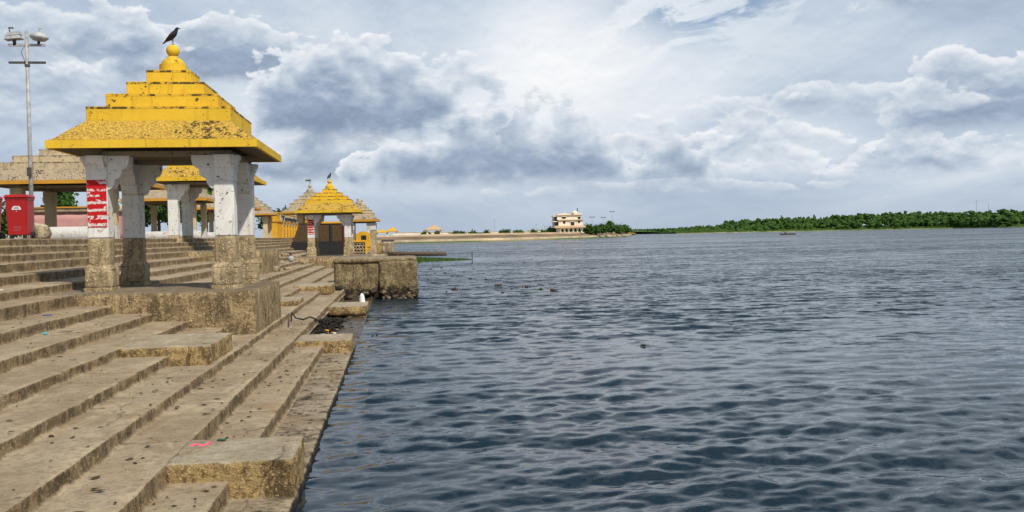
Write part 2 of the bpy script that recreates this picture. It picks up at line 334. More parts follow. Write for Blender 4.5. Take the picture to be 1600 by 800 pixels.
# ---------------------------------------------------------------- mesh helpers
class MB:
    def __init__(s): s.v = []; s.f = []
    def quadbox(s, x0, x1, y0, y1, z0, z1, tx=None):
        """box; tx = (x0,x1,y0,y1) of the top for a frustum"""
        t = tx or (x0, x1, y0, y1); b = len(s.v)
        s.v += [(x0, y0, z0), (x1, y0, z0), (x1, y1, z0), (x0, y1, z0), (t[0], t[2], z1), (t[1], t[2], z1), (t[1], t[3], z1), (t[0], t[3], z1)]
        s.f += [tuple(b+i for i in q) for q in ((3, 2, 1, 0), (4, 5, 6, 7), (0, 1, 5, 4), (1, 2, 6, 5), (2, 3, 7, 6), (3, 0, 4, 7))]
        return s
    def lathe(s, prof, n=20, c=(0, 0)):
        b = len(s.v)
        for r, z in prof:
            for i in range(n):
                a = 2*math.pi*i/n; s.v.append((c[0]+r*math.cos(a), c[1]+r*math.sin(a), z))
        for k in range(len(prof)-1):
            for i in range(n):
                j = (i+1) % n; s.f.append((b+k*n+i, b+k*n+j, b+(k+1)*n+j, b+(k+1)*n+i))
        s.f.append(tuple(b+i for i in reversed(range(n)))); s.f.append(tuple(b+(len(prof)-1)*n+i for i in range(n)))
        return s
    def tube(s, pts, rad, n=8):
        pts = [Vector(p) for p in pts]; rad = rad if isinstance(rad, (list, tuple)) else [rad]*len(pts); b = len(s.v)
        for k, p in enumerate(pts):
            d = (pts[min(k+1, len(pts)-1)] - pts[max(k-1, 0)]).normalized()
            a = d.cross(Vector((0, 0, 1)) if abs(d.z) < .9 else Vector((1, 0, 0))).normalized(); c = d.cross(a)
            for i in range(n):
                t = 2*math.pi*i/n; s.v.append(tuple(p + (a*math.cos(t)+c*math.sin(t))*rad[k]))
        for k in range(len(pts)-1):
            for i in range(n):
                j = (i+1) % n; s.f.append((b+k*n+i, b+(k+1)*n+i, b+(k+1)*n+j, b+k*n+j))
        s.f.append(tuple(b+i for i in range(n))); s.f.append(tuple(b+(len(pts)-1)*n+i for i in reversed(range(n))))
        return s
    def prism(s, poly, axis, a0, a1):
        """poly of (h, z) extruded along axis 'x' or 'y' from a0 to a1"""
        b = len(s.v); n = len(poly)
        for a in (a0, a1):
            for h, z in poly: s.v.append((a, h, z) if axis == 'x' else (h, a, z))
        for i in range(n):
            j = (i+1) % n; s.f.append((b+i, b+j, b+n+j, b+n+i))
        s.f.append(tuple(b+i for i in reversed(range(n)))); s.f.append(tuple(b+n+i for i in range(n)))
        return s
    def mesh(s, name, material, smooth=False, bevel=0):
        me = bpy.data.meshes.new(name); me.from_pydata(s.v, [], s.f)
        bm = bmesh.new(); bm.from_mesh(me); bmesh.ops.recalc_face_normals(bm, faces=bm.faces)
        if bevel: bmesh.ops.bevel(bm, geom=[e for e in bm.edges], offset=bevel, segments=2, affect='EDGES', clamp_overlap=True)
        bm.to_mesh(me); bm.free()
        me.materials.append(M[material])
        if smooth: me.polygons.foreach_set('use_smooth', [True]*len(me.polygons))
        return me
    def build(s, name, material, parent=None, smooth=False, bevel=0, loc=None):
        return link(name, s.mesh(name, material, smooth, bevel), parent, loc)
def link(name, me, parent=None, loc=None):
    o = bpy.data.objects.new(name, me); C.objects.link(o)
    if parent: o.parent = parent
    if loc: o.location = loc
    return o
def empty(name, loc, label=None, cat=None, group=None, rz=0, kind=None):
    o = bpy.data.objects.new(name, None); C.objects.link(o); o.location = loc; o.rotation_euler.z = rz; o.empty_display_size = .3
    return tag(o, label, cat, group, kind)
def tag(o, label=None, cat=None, group=None, kind=None):
    if label: o['label'] = label
    if cat: o['category'] = cat
    if group: o['group'] = group
    if kind: o['kind'] = kind
    return o
def copy_tree(o, parent=None):
    c = o.copy(); C.objects.link(c); c.parent = parent
    for ch in list(o.children): copy_tree(ch, c)
    return c
def nz(x, y, z, s=1.0, oct=4): return mn.fractal(Vector((x*s, y*s, z*s)), .9, 2.0, oct)

def rough_mesh(name, material, x0, x1, y0, y1, z0, z1, res=.1, rad=.03, amp=.015, seed=0., freq=3.):
    """a hewn block: gridded box with worn round edges and an uneven face"""
    V = {}; vs = []; fs = []
    n = [max(2, min(60, int(round((b-a)/res)))) for a, b in ((x0, x1), (y0, y1), (z0, z1))]
    lo = (x0, y0, z0); hi = (x1, y1, z1)
    def idx(i, j, k):
        if (i, j, k) not in V:
            p = Vector([lo[q]+(hi[q]-lo[q])*t/n[q] for q, t in enumerate((i, j, k))])
            r = min(rad, *(.45*(hi[q]-lo[q]) for q in range(3)))
            c = Vector([min(max(p[q], lo[q]+r), hi[q]-r) for q in range(3)]); d = p-c
            if d.length > 1e-6: p = c + d.normalized()*r
            s = Vector((seed, seed*1.7, seed*.3))
            w = mn.fractal((p+s)*freq, .8, 2., 4)
            q = (p - (Vector(lo)+Vector(hi))/2); qn = Vector([q[a]/(hi[a]-lo[a]) for a in range(3)])
            ax = max(range(3), key=lambda a: abs(qn[a]))
            dv = Vector((0, 0, 0)); dv[ax] = 1 if qn[ax] > 0 else -1
            edge = sum(1 for a in range(3) if abs(qn[a]) > .42)
            chip = max(0, mn.noise((p+s)*freq*1.7)-.25)*amp*3 if edge >= 2 else 0
            p = p + dv*w*amp*(.5 if ax == 2 else 1) - q.normalized()*chip
            V[(i, j, k)] = len(vs); vs.append(tuple(p))
        return V[(i, j, k)]
    for a in range(3):
        b, c = (a+1) % 3, (a+2) % 3
        for side in (0, n[a]):
            for i in range(n[b]):
                for j in range(n[c]):
                    q = []
                    for di, dj in ((0, 0), (1, 0), (1, 1), (0, 1)):
                        t = [0, 0, 0]; t[a] = side; t[b] = i+di; t[c] = j+dj; q.append(idx(*t))
                    fs.append(tuple(q) if side else tuple(reversed(q)))
    me = bpy.data.meshes.new(name); me.from_pydata(vs, [], fs); me.materials.append(M[material])
    me.polygons.foreach_set('use_smooth', [True]*len(fs))
    return me
def rough_box(name, material, *a, parent=None, loc=None, **k): return link(name, rough_mesh(name, material, *a, **k), parent, loc)

# ---------------------------------------------------------------- water
def build_water():
    az = np.concatenate([np.linspace(-55, -26, 24)[:-1], np.linspace(-26, 39, 560), np.linspace(39, 70, 24)[1:]])*math.pi/180
    rr = [3.2]
    while rr[-1] < 9000: rr.append(rr[-1]*(1.0044 if rr[-1] < 40 else 1.0075 if rr[-1] < 160 else 1.03))
    r = np.array(rr)
    A, Rr = np.meshgrid(az, r)
    X = Rr*np.sin(A); Y = Rr*np.cos(A); Z = np.zeros_like(X)
    step = np.where(Rr < 40, Rr*.0044, Rr*.0075)
    g = np.random.default_rng(11)
    for i in range(110):
        L = .13*(7.0**g.random()) if i % 6 else g.uniform(.9, 1.9); th = R(-90 + 16) + g.normal(0, .5)
        k = 2*math.pi/L; a = .0037*L**.9*(.6+.8*g.random())*(1 if i % 6 else .8)
        fall = np.clip((L/step-3.0)/3.0, 0, 1)
        ph = k*(X*math.cos(th)+Y*math.sin(th)) + g.random()*6.283 + .8*np.sin(X*.31+i)+.8*np.cos(Y*.23+i*1.3)
        s = np.sin(ph)
        Z += a*fall*(s + .25*np.cos(2*ph))
    pat = np.sin(X*.31+.9*np.sin(Y*.17))+np.sin(Y*.43+1.1*np.sin(X*.23)+1.)+np.sin(.19*X-.27*Y+2.)
    Z *= np.clip(.85+.22*pat, .35, 1.35)
    Z *= np.where(X < -.6, .6, 1.)
    nr, na = X.shape
    co = np.stack([X, Y, Z], -1).reshape(-1, 3).astype(np.float32)
    i = np.arange(nr*na).reshape(nr, na)
    q = np.stack([i[:-1, :-1], i[:-1, 1:], i[1:, 1:], i[1:, :-1]], -1).reshape(-1, 4)[:, ::-1]
    me = bpy.data.meshes.new('water'); me.vertices.add(len(co)); me.vertices.foreach_set('co', co.ravel())
    me.loops.add(q.size); me.loops.foreach_set('vertex_index', q.ravel().astype(np.int32)); me.polygons.add(len(q))
    me.polygons.foreach_set('loop_start', np.arange(0, q.size, 4, dtype=np.int32)); me.polygons.foreach_set('loop_total', np.full(len(q), 4, dtype=np.int32))
    me.polygons.foreach_set('use_smooth', np.ones(len(q), dtype=bool)); me.update(); me.validate()
    me.materials.append(M['water'])
    tag(link('water', me), kind='structure')
build_water()

# ---------------------------------------------------------------- the ghat: steps
STEPS = [(-1.12, .10), (-1.79, .284), (-2.42, .486), (-3.16, .65), (-3.95, .82), (-4.72, .99), (-5.50, 1.18), (-6.35, 1.38), (-7.18, 1.64),
         (-7.87, 1.84), (-8.85, 2.07), (-9.72, 2.32), (-9.93, 2.53), (-10.12, 2.74), (-10.30, 2.95)]
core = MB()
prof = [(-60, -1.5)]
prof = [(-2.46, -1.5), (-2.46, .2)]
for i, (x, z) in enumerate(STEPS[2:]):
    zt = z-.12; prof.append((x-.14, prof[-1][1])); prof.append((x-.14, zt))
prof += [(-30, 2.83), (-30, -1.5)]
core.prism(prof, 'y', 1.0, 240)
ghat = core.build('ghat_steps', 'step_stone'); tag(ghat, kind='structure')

def slab_mesh(i, y0, y1, dy, seed, zoff):
    x, z = STEPS[i]; xb = STEPS[i+1][0]-.05 if i+1 < len(STEPS) else x-1.6
    zl = (STEPS[i-1][1] if i else -.25)-.035
    z += zoff
    ny = max(2, int((y1-y0)/dy)); vs = []; fs = []
    H = z-zl
    cs = [(x+.045, zl+.033, .3), (x+.006, zl+.062, .6), (x, zl+H*.4, 1.), (x, zl+H*.62, 1.), (x, z-.05, .9), (x-.003, z-.018, .8), (x-.02, z-.002, .5), (x-.09, z, .25)]
    for t in (.25, .5, .75, 1.0): cs.append((x-.09+(xb-x+.09)*t, z, .25))
    nc = len(cs)
    for j in range(ny+1):
        y = y0+(y1-y0)*j/ny
        end = 1 if j in (0, ny) else 0
        chip = max(0, mn.noise(Vector((y*1.3, seed, 3.)))-.38)*.13 + max(0, mn.noise(Vector((y*7., seed, 8.)))-.22)*.05
        wav = mn.noise(Vector((y*.3, i*3.1, 0)))*.016 + mn.noise(Vector((y*3.2, i*3.1, 5.)))*.008
        for k, (a, b, w) in enumerate(cs):
            f = mn.fractal(Vector((y*2.6, b*7., i*5.+seed)), .8, 2., 3)
            if k < 5: dx, dz = wav + f*.022*w, 0
            else: dx, dz = wav*(1 if k < 8 else 0), mn.fractal(Vector((y*.9, a*1.4, i*2.)), .8, 2., 3)*.010
            if 4 <= k <= 7: dx -= chip*(1. if k > 4 else .5); dz -= chip*(.5 if k in (5, 6) else .22)
            vs.append((a+dx, y, b+dz - (.006 if end and k > 4 else 0)))
    for j in range(ny):
        for k in range(nc-1):
            p = j*nc+k; fs.append((p, p+nc, p+nc+1, p+1))
    b = len(vs)
    for j in (0, ny):                                   # closed ends
        base = len(vs)
        vs.append((xb, vs[j*nc][1], zl))
        fs.append(tuple([j*nc+k for k in range(nc)] + [base]) if j == 0 else tuple(reversed([j*nc+k for k in range(nc)] + [base])))
    me = bpy.data.meshes.new('step_slab'); me.from_pydata(vs, [], fs)
    me.polygons.foreach_set('use_smooth', [True]*len(fs))
    return me
rs = random.Random(3)
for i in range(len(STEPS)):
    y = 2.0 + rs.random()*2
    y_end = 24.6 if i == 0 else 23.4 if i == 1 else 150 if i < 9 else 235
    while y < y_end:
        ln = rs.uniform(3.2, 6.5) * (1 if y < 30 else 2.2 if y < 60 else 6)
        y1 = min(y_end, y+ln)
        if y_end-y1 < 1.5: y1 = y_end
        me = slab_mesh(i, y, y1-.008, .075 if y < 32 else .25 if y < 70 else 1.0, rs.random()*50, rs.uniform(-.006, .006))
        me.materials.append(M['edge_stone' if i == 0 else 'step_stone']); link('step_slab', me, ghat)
        y = y1
# sunken wet ledge between the projecting blocks
ww = slab_mesh(0, 24.61, 43.6, .25, 4., -.045); ww.materials.append(M['wet_stone'])
tag(link('wet_ledge', ww, ghat), 'dark wet ledge just under the water line')
w2 = MB().quadbox(-2.55, -1.6, 23.45, 43.6, -.4, .015); w2.build('ledge_floor', 'wet_stone', ghat)

prom = MB().quadbox(-400, -11.88, -20, 420, -1, 2.945).build('promenade', 'ground'); tag(prom, kind='structure')

# projecting blocks on the steps
def block(x0, x1, y0, y1, z0, z1, label, seed, **k):
    o = rough_box('stone_block', 'block_stone', x0, x1, y0, y1, z0, z1, seed=seed, **k)
    return tag(o, label, 'stone block', 'blocks projecting from the steps')
B1 = block(-2.44, -1.13, 10.2, 11.42, .04, .487, 'pale stone block with a pink chalk mark, projecting over the lowest two steps', 1., res=.045, rad=.022, amp=.02, freq=4.)
B2 = block(-4.76, -3.25, 17.0, 19.3, .60, .985, 'squat stone block on the steps just in front of the yellow pavilion platform', 2., res=.06, rad=.03, amp=.035, freq=3.)
B3 = block(-2.44, -1.14, 22.75, 24.3, .0, .41, 'stone block at the water edge beside the dark debris', 3., res=.07, rad=.02, amp=.02)
B4 = block(-2.44, -1.10, 33.6, 35.9, .12, .44, 'stone block at the water edge carrying the small white bundle', 4., res=.1, rad=.02, amp=.02)
B5 = block(-3.98, -3.22, 31.2, 33.4, .46, .83, 'small block on the steps directly behind the yellow pavilion platform', 5., res=.1, rad=.02, amp=.02)
B6 = block(-4.3, -2.75, 39.8, 42.6, .46, .88, 'stone block on the steps near the long dark-stained water platform', 6., res=.12, rad=.025, amp=.03)
rough_box('pier_foot', 'block_stone', -1.78, -1.13, 33.65, 35.8, -.3, .13, parent=B4, seed=3.3, res=.15, amp=.02)

# the platform standing in the water
pl2 = empty('water_platform', (-1.0, 44, 0), 'tall stained stone platform standing in the water below the second yellow pavilion', 'platform')
rough_box('wall', 'tide_stone', -1.9, .6, 0, 4.6, -.8, 1.72, parent=pl2, loc=(0, 0, 0), res=.14, rad=.05, amp=.05, seed=8., freq=1.6)
rough_box('wall', 'tide_stone', .14, 1.86, -.12, 4.4, -.8, 1.70, parent=pl2, loc=(0, 0, 0), res=.12, rad=.05, amp=.06, seed=9., freq=1.6)
rough_box('coping', 'tide_stone', -1.91, 1.85, -.06, 4.62, 1.66, 1.86, parent=pl2, res=.12, rad=.03, amp=.03, seed=10.)
for k in range(26):
    a = rs.uniform(-1.7, 1.8); s = rs.uniform(.10, .24)
    rough_box('footing_stone', 'wet_stone' if rs.random() < .55 else 'plinth_stone', -s, s, -s*.7, s*.7, -s*.6, s*.6, parent=pl2, loc=(a, (-.05 if a < .1 else -.16)+rs.uniform(-.1, .05), rs.uniform(.0, .42)), res=.06, rad=s*.25, amp=.10, seed=k*1.3, freq=5.).rotation_euler = (rs.uniform(-.5, .5), rs.uniform(-.5, .5), rs.uniform(-.5, .5))

# ---------------------------------------------------------------- pavilions
TIERS = [(.703, 0), (.553, 1), (.388, 2), (.228, 3)]
_pav_cache = {}
def bracket_poly(sx, d, h):
    """multifoil corbel outline in (h, z), leaning out by d over height h, 0 at pillar face, top at z=0"""
    pts = [(0, 0), (d, 0)]
    for c0, r0 in ((0, .36), (1, .33), (2, .31)):
        pass
    n = 5; x, z = d, -.10*h
    pts.append((x, z))
    lobes = 3
    for q in range(lobes):
        x1 = d*(1-(q+1)/lobes*.98); z1 = -h*(.10+(q+1)/lobes*.88)
        for t in range(1, n+1):
            a = t/n*math.pi/2
            px = x - (x-x1)*(1-math.cos(a)); pz = z - (z-z1)*math.sin(a)
            pts.append((px, pz))
        if q < lobes-1: pts.append((x1-.0, z1-.0)); 
        x, z = x1, z1
    pts.append((0, -h))
    return [(sx*a, b) for a, b in pts]

def pavilion(name, loc, label, group, w=2.32, hp=3.28, wood=('yellow_paint', 'yellow_skirt', 'yellow_paint'), shaft='white_paint', lower='pillar_stone',
             pw=.46, pin=.384, tier=.345, roof_z=.0, notice=False, rz=0, base_z=0., fin=True, plain_pillar=False, low_h=1.25, tiers=TIERS, skirt_h=.5, pr=.6164):
    """base at z 0; pillars up to hp; eave half width w"""
    t = empty(name, loc, label, 'pavilion', group, rz)
    px = w*pr
    h = pw/2
    cap_z = hp-.12
    for sx in (-1, 1):
        for sy in (-1, 1):
            p = bpy.data.objects.new('pillar', None)
            m = MB(); z0 = low_h
            m.quadbox(-h, h, -h, h, z0, cap_z-.62)
            p = m.build('pillar', shaft, t, bevel=.018, loc=(sx*px, sy*px, 0))
            if plain_pillar:
                MB().quadbox(-h*1.1, h*1.1, -h*1.1, h*1.1, 0, z0).build('pillar_foot', lower, p)
                MB().quadbox(-h*1.15, h*1.15, -h*1.15, h*1.15, cap_z-.63, cap_z).build('capital', shaft, p)
            else:
                rough_box('lower_shaft', lower, -h-.012, h+.012, -h-.012, h+.012, .55, z0+.0, parent=p, res=.07, rad=.03, amp=.018, seed=sx*3.+sy+loc[1], freq=4.)
                b = MB(); b.quadbox(-h*1.42, h*1.42, -h*1.42, h*1.42, -.02, .1); b.build('foot', lower, p, bevel=.02)
                rough_box('pedestal', lower, -h*1.33, h*1.33, -h*1.33, h*1.33, .08, .52, parent=p, res=.07, rad=.025, amp=.02, seed=sx*5.+sy*2+loc[1], freq=4.)
                MB().quadbox(-h*1.32, h*1.32, -h*1.32, h*1.32, .515, .64, (-h*1.02, h*1.02, -h*1.02, h*1.02)).build('shoulder', lower, p)
                MB().quadbox(-h*1.03, h*1.03, -h*1.03, h*1.03, cap_z-.625, cap_z-.21).build('neck_block', shaft, p, bevel=.015)
                MB().quadbox(-h*1.12, h*1.12, -h*1.12, h*1.12, cap_z-.205, cap_z+.005).build('capital', shaft, p, bevel=.02)
                for ax in 'xy':
                    s_ = -sx if ax == 'x' else -sy
                    poly = [(a+s_*h*.98, b_+cap_z-.004) for a, b_ in bracket_poly(s_, .50, .80)]
                    mb = MB(); mb.prism(poly, 'y' if ax == 'x' else 'x', -h*.86, h*.86); mb.build('bracket', shaft, p)
                    poly = [(a-s_*h*1.0, b_+cap_z-.006) for a, b_ in bracket_poly(-s_, .13, .32)]
                    mb = MB(); mb.prism(poly, 'y' if ax == 'x' else 'x', -h*.8, h*.8); mb.build('bracket', shaft, p)
            if notice and sx == -1 and sy == -1:
                MB().quadbox(-h*.93, h*.93, -h-.012, -h+.01, 1.50, 2.60).build('painted_notice', 'notice_red', p)
    # ring beam, slab, fascia
    for s_ in (-1, 1):
        MB().quadbox(-px-h*.8, px+h*.8, s_*px-h*.8, s_*px+h*.8, cap_z+.0, hp-.02).build('beam', 'beam_plaster', t)
        MB().quadbox(s_*px-h*.79, s_*px+h*.79, -px+h*.82, px-h*.82, cap_z+.002, hp-.022).build('beam', 'beam_plaster', t)
    e = w
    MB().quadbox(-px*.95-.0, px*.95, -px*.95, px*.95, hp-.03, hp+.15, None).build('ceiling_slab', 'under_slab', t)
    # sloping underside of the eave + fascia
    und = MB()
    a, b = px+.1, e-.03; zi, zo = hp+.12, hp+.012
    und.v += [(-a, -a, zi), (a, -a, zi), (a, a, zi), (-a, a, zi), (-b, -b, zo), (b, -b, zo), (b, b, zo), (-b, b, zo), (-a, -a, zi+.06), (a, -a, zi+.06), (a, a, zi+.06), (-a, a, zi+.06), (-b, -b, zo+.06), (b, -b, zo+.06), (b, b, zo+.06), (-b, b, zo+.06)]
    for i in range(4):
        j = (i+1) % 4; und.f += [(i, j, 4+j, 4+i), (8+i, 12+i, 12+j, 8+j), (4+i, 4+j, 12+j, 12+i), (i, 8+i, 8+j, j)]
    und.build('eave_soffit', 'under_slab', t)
    fa = MB(); fh = .18
    for s_ in (-1, 1):
        fa.quadbox(-e, e, s_*e-(.08 if s_ > 0 else 0), s_*e+(.08 if s_ < 0 else 0), hp, hp+fh)
    fb = MB()
    for s_ in (-1, 1):
        fb.quadbox(s_*e-(.08 if s_ > 0 else 0), s_*e+(.08 if s_ < 0 else 0), -e+.08, e-.08, hp, hp+fh)
    fa.v += fb.v; n0 = len(fa.v)-len(fb.v); fa.f += [tuple(n0+i for i in q) for q in fb.f]
    fa.build('eave_fascia', wood[2], t)
    zt = hp+fh+skirt_h; t1 = e*tiers[0][0]
    sk = MB(); sk.quadbox(-e+.06, e-.06, -e+.06, e-.06, hp+fh-.03, hp+fh+.02)
    N = 26; vs = []; fs = []                                # uneven sloping skirt, gridded
    for side in range(4):
        ca, sa = [(1, 0), (0, 1), (-1, 0), (0, -1)][side]; b0 = len(vs)
        for j in range(7):
            q = j/6; hw = (e-.10)*(1-q)+(t1+.015)*q; z = hp+fh+.02+(skirt_h-.02)*q
            for i in range(N+1):
                x = -hw+2*hw*i/N; y = -hw
                d = .012*mn.fractal(Vector((x*5+loc[0], y*5+side*9, z*5)), .8, 2., 3)
                vs.append((x*ca-y*sa, x*sa+y*ca, z+d))
        for j in range(6):
            for i in range(N):
                p_ = b0+j*(N+1)+i; fs.append((p_, p_+1, p_+N+2, p_+N+1))
    n0 = len(sk.v); sk.v += vs; sk.f += [tuple(n0+i for i in q) for q in fs]
    sk.build('roof_skirt', wood[1], t)
    for k, (fr, _) in enumerate(tiers):
        a = e*fr; z0 = zt+tier*k-(.03 if k else .02)
        MB().quadbox(-a, a, -a, a, z0, zt+tier*(k+1)).build('roof_tier', wood[0], t, bevel=.012)
        MB().quadbox(-a-.004, a+.004, -a-.004, a+.004, zt+tier*(k+1)-.062, zt+tier*(k+1)-.011).build('grime_line', 'grime_y' if wood[0] == 'yellow_paint' else 'grime_g', t)
    if fin:
        zf = zt+tier*len(tiers); s = e/2.32
        MB().lathe([(.33*s, zf-.02), (.33*s, zf+.20*s), (.29*s, zf+.215*s), (.28*s, zf+.25*s), (.22*s, zf+.33*s), (.12*s, zf+.40*s), (.10*s, zf+.42*s)], 28).build('finial_drum', wood[0], t, smooth=False)
        MB().lathe([(.02*s, zf+.40*s)]+[(.165*s*math.cos(a), zf+.56*s+.155*s*math.sin(a)) for a in np.linspace(-1.4, 1.45, 12)]+[(.01, zf+.72*s)], 20).build('finial_ball', wood[0], t, smooth=True)
    return t

P1 = pavilion('pavilion', (-5.47, 24.93, 1.65), 'bright yellow stepped-roof pavilion with a red painted notice on a white pillar, crow on top', 'yellow pavilions on the steps', notice=True)
plinth = rough_box('pavilion_platform', 'plinth_stone', -9.6, -3.24, 22.35, 27.1, .5, 1.652, res=.13, rad=.03, amp=.03, seed=21., freq=1.8)
tag(plinth, 'rough stone platform on the steps under the large yellow pavilion with the crow', 'platform')
P2 = pavilion('pavilion', (-4.62, 68.2, 1.60), 'small far yellow pavilion before a dark wall, above the water platform', 'yellow pavilions on the steps', w=2.2, hp=2.95, notice=True, tier=.25, pr=.565)
tag(rough_box('pavilion_platform', 'plinth_stone', -9., -1.9, 64.6, 72.5, .3, 1.602, res=.4, rad=.03, amp=.03, seed=22.), 'low stone platform under the far yellow pavilion', 'platform')
P3 = pavilion('pavilion', (-9.0, 48.4, 2.32), 'yellow pavilion on the upper steps, seen between the pillars of the one with the crow', 'yellow pavilions on the steps', w=2.36, low_h=.75)
tag(rough_box('pavilion_platform', 'plinth_stone', -13.5, -6.2, 45.2, 51.6, .8, 2.322, res=.3, rad=.03, amp=.03, seed=23.), 'stone platform under the yellow pavilion on the upper steps', 'platform')
WO = ('weathered', 'weathered_skirt', 'orange_edge')
row = 'weathered pavilions along the promenade'
TA = [(.86, 0), (.66, 1), (.40, 2), (.22, 3)]
PA = pavilion('pavilion', (-16.95, 54.2, 2.95), 'large grey weathered pavilion behind the red bin, roof patched with black mould', row, w=3.75, hp=2.86, wood=WO, shaft='cream_paint', lower='white_rough', pw=.5, tier=.40, tiers=TA, plain_pillar=True, skirt_h=.55, low_h=.75, fin=False)
PB = pavilion('pavilion', (-15.75, 70.5, 2.95), 'weathered pavilion with a low white wall and green tree behind its opening', row, w=2.85, hp=2.62, wood=WO, shaft='cream_paint', lower='white_rough', pw=.34, plain_pillar=True, low_h=.7)
PC = pavilion('pavilion', (-15.4, 90.0, 2.95), 'weathered pavilion just beyond the yellow pavilion of the upper steps', row, w=2.75, hp=2.62, wood=WO, shaft='cream_paint', lower='white_rough', pw=.34, plain_pillar=True, low_h=.7)
PD = pavilion('pavilion', (-16.5, 113.0, 2.95), 'weathered pavilion with sunlit cream pillars beside the yellow temple hall', row, w=2.75, hp=2.62, wood=WO, shaft='cream_paint', lower='cream_paint', pw=.5, plain_pillar=True, low_h=.7)
PE = pavilion('pavilion', (-8.55, 97.5, 2.2), 'weathered pyramid-roofed pavilion with a flag pole, right behind the far yellow pavilion', 'weathered pavilions near the water', w=2.6, hp=3.1, wood=WO, shaft='cream_paint', lower='pillar_stone', pw=.5, plain_pillar=True, tier=.36, pr=.36)
MB().tube([(0, 0, 5.3), (0, 0, 6.6)], .03, 6).build('flag_pole', 'metal_dark', PE); MB().quadbox(-.42, .12, -.02, .02, 6.35, 6.5).build('flag', 'metal_dark', PE)
PF = pavilion('pavilion', (-3.1, 87.6, 1.25), 'grey weathered pavilion with a white-headed pillar at the water side', 'weathered pavilions near the water', w=1.55, hp=3.0, wood=WO, shaft='white_rough', lower='pillar_stone', pw=.5, plain_pillar=True, low_h=2.2, tier=.25, skirt_h=.35)
PG = pavilion('pavilion', (-4.1, 104, 1.6), 'second grey weathered pavilion close behind the white-headed pillar one', 'weathered pavilions near the water', w=1.9, hp=3.0, wood=WO, shaft='white_rough', lower='pillar_stone', pw=.5, plain_pillar=True, low_h=1.2, tier=.3)
tag(rough_box('pavilion_platform', 'plinth_stone', -6.2, -1.1, 85, 107, .1, 1.252, res=.5, amp=.04, seed=31.), 'stone platform under the grey pavilions at the water side', 'platform')
tag(rough_box('pavilion_platform', 'plinth_stone', -11.8, -5.7, 94.4, 101, 1., 2.202, res=.5, amp=.04, seed=32.), 'stone platform under the pyramid-roofed pavilion with the flag pole', 'platform')

# ---------------------------------------------------------------- crow
def bird_mesh(name, S=1.0):
    """one continuous loft: tail -> body -> neck -> head -> beak, facing +x"""
    rings = [(-.235, -.055, .005, .003), (-.225, -.05, .028, .010), (-.15, -.005, .030, .014), (-.10, .035, .042, .034), (-.05, .075, .060, .058), (0., .115, .066, .068),
             (.04, .155, .060, .064), (.072, .195, .045, .047), (.088, .225, .036, .037), (.102, .250, .036, .036), (.122, .262, .030, .028), (.142, .260, .016, .015), (.165, .255, .010, .009), (.198, .246, .002, .002)]
    vs = []; fs = []; n = 14
    for k, (x, z, a, b) in enumerate(rings):
        p0 = rings[max(k-1, 0)]; p1 = rings[min(k+1, len(rings)-1)]
        d = Vector((p1[0]-p0[0], 0, p1[1]-p0[1])).normalized(); u = Vector((-d.z, 0, d.x))
        for i in range(n):
            t = 2*math.pi*i/n; p = Vector((x, 0, z)) + Vector((0, 1, 0))*a*math.cos(t) + u*b*math.sin(t); vs.append(tuple(p*S))
    for k in range(len(rings)-1):
        for i in range(n): fs.append((k*n+i, k*n+(i+1) % n, (k+1)*n+(i+1) % n, (k+1)*n+i))
    fs += [tuple(range(n))[::-1], tuple((len(rings)-1)*n+i for i in range(n))]
    me = bpy.data.meshes.new(name); me.from_pydata(vs, [], fs); me.materials.append(M['crow_black'])
    me.polygons.foreach_set('use_smooth', [True]*len(fs)); return me
def crow(loc, rz, label, S=1.0):
    t = empty('crow', loc, label, 'bird', None, rz)
    L = .085*S
    link('body', bird_mesh('body', S), t, (0, 0, L))
    for s in (-1, 1):
        w = MB(); w.tube([(.05*S, s*.052*S, L+.165*S), (0, s*.068*S, L+.115*S), (-.08*S, s*.052*S, L+.045*S), (-.19*S, s*.02*S, L-.025*S)], [.012*S, .034*S, .03*S, .004*S], 8)
        w.build('wing', 'crow_black', t, smooth=True)
        l = MB(); l.tube([(-.005*S, s*.022*S, L+.06*S), (.0, s*.024*S, L*.5), (.004*S, s*.024*S, .006)], [.012*S, .005*S, .005*S], 6)
        for a in (-.5, 0, .5, math.pi): l.tube([(.004*S, s*.024*S, .006), (.004*S+.035*S*math.cos(a), s*.024*S+.035*S*math.sin(a), .001)], [.004*S, .002*S], 5)
        l.build('leg', 'skin_leg', t)
    return t
zt1 = 1.65+3.28+.18+.5+.345*4+.715
crow((-5.47, 24.93, zt1), R(-15), 'black crow perched on the ball finial of the large yellow pavilion', 1.15)
zt2 = 1.60+2.95+.18+.5+.25*4+.715*2.2/2.32
crow((-4.62, 68.2, zt2), R(60), 'tiny black crow perched on top of the far yellow pavilion', 1.3)

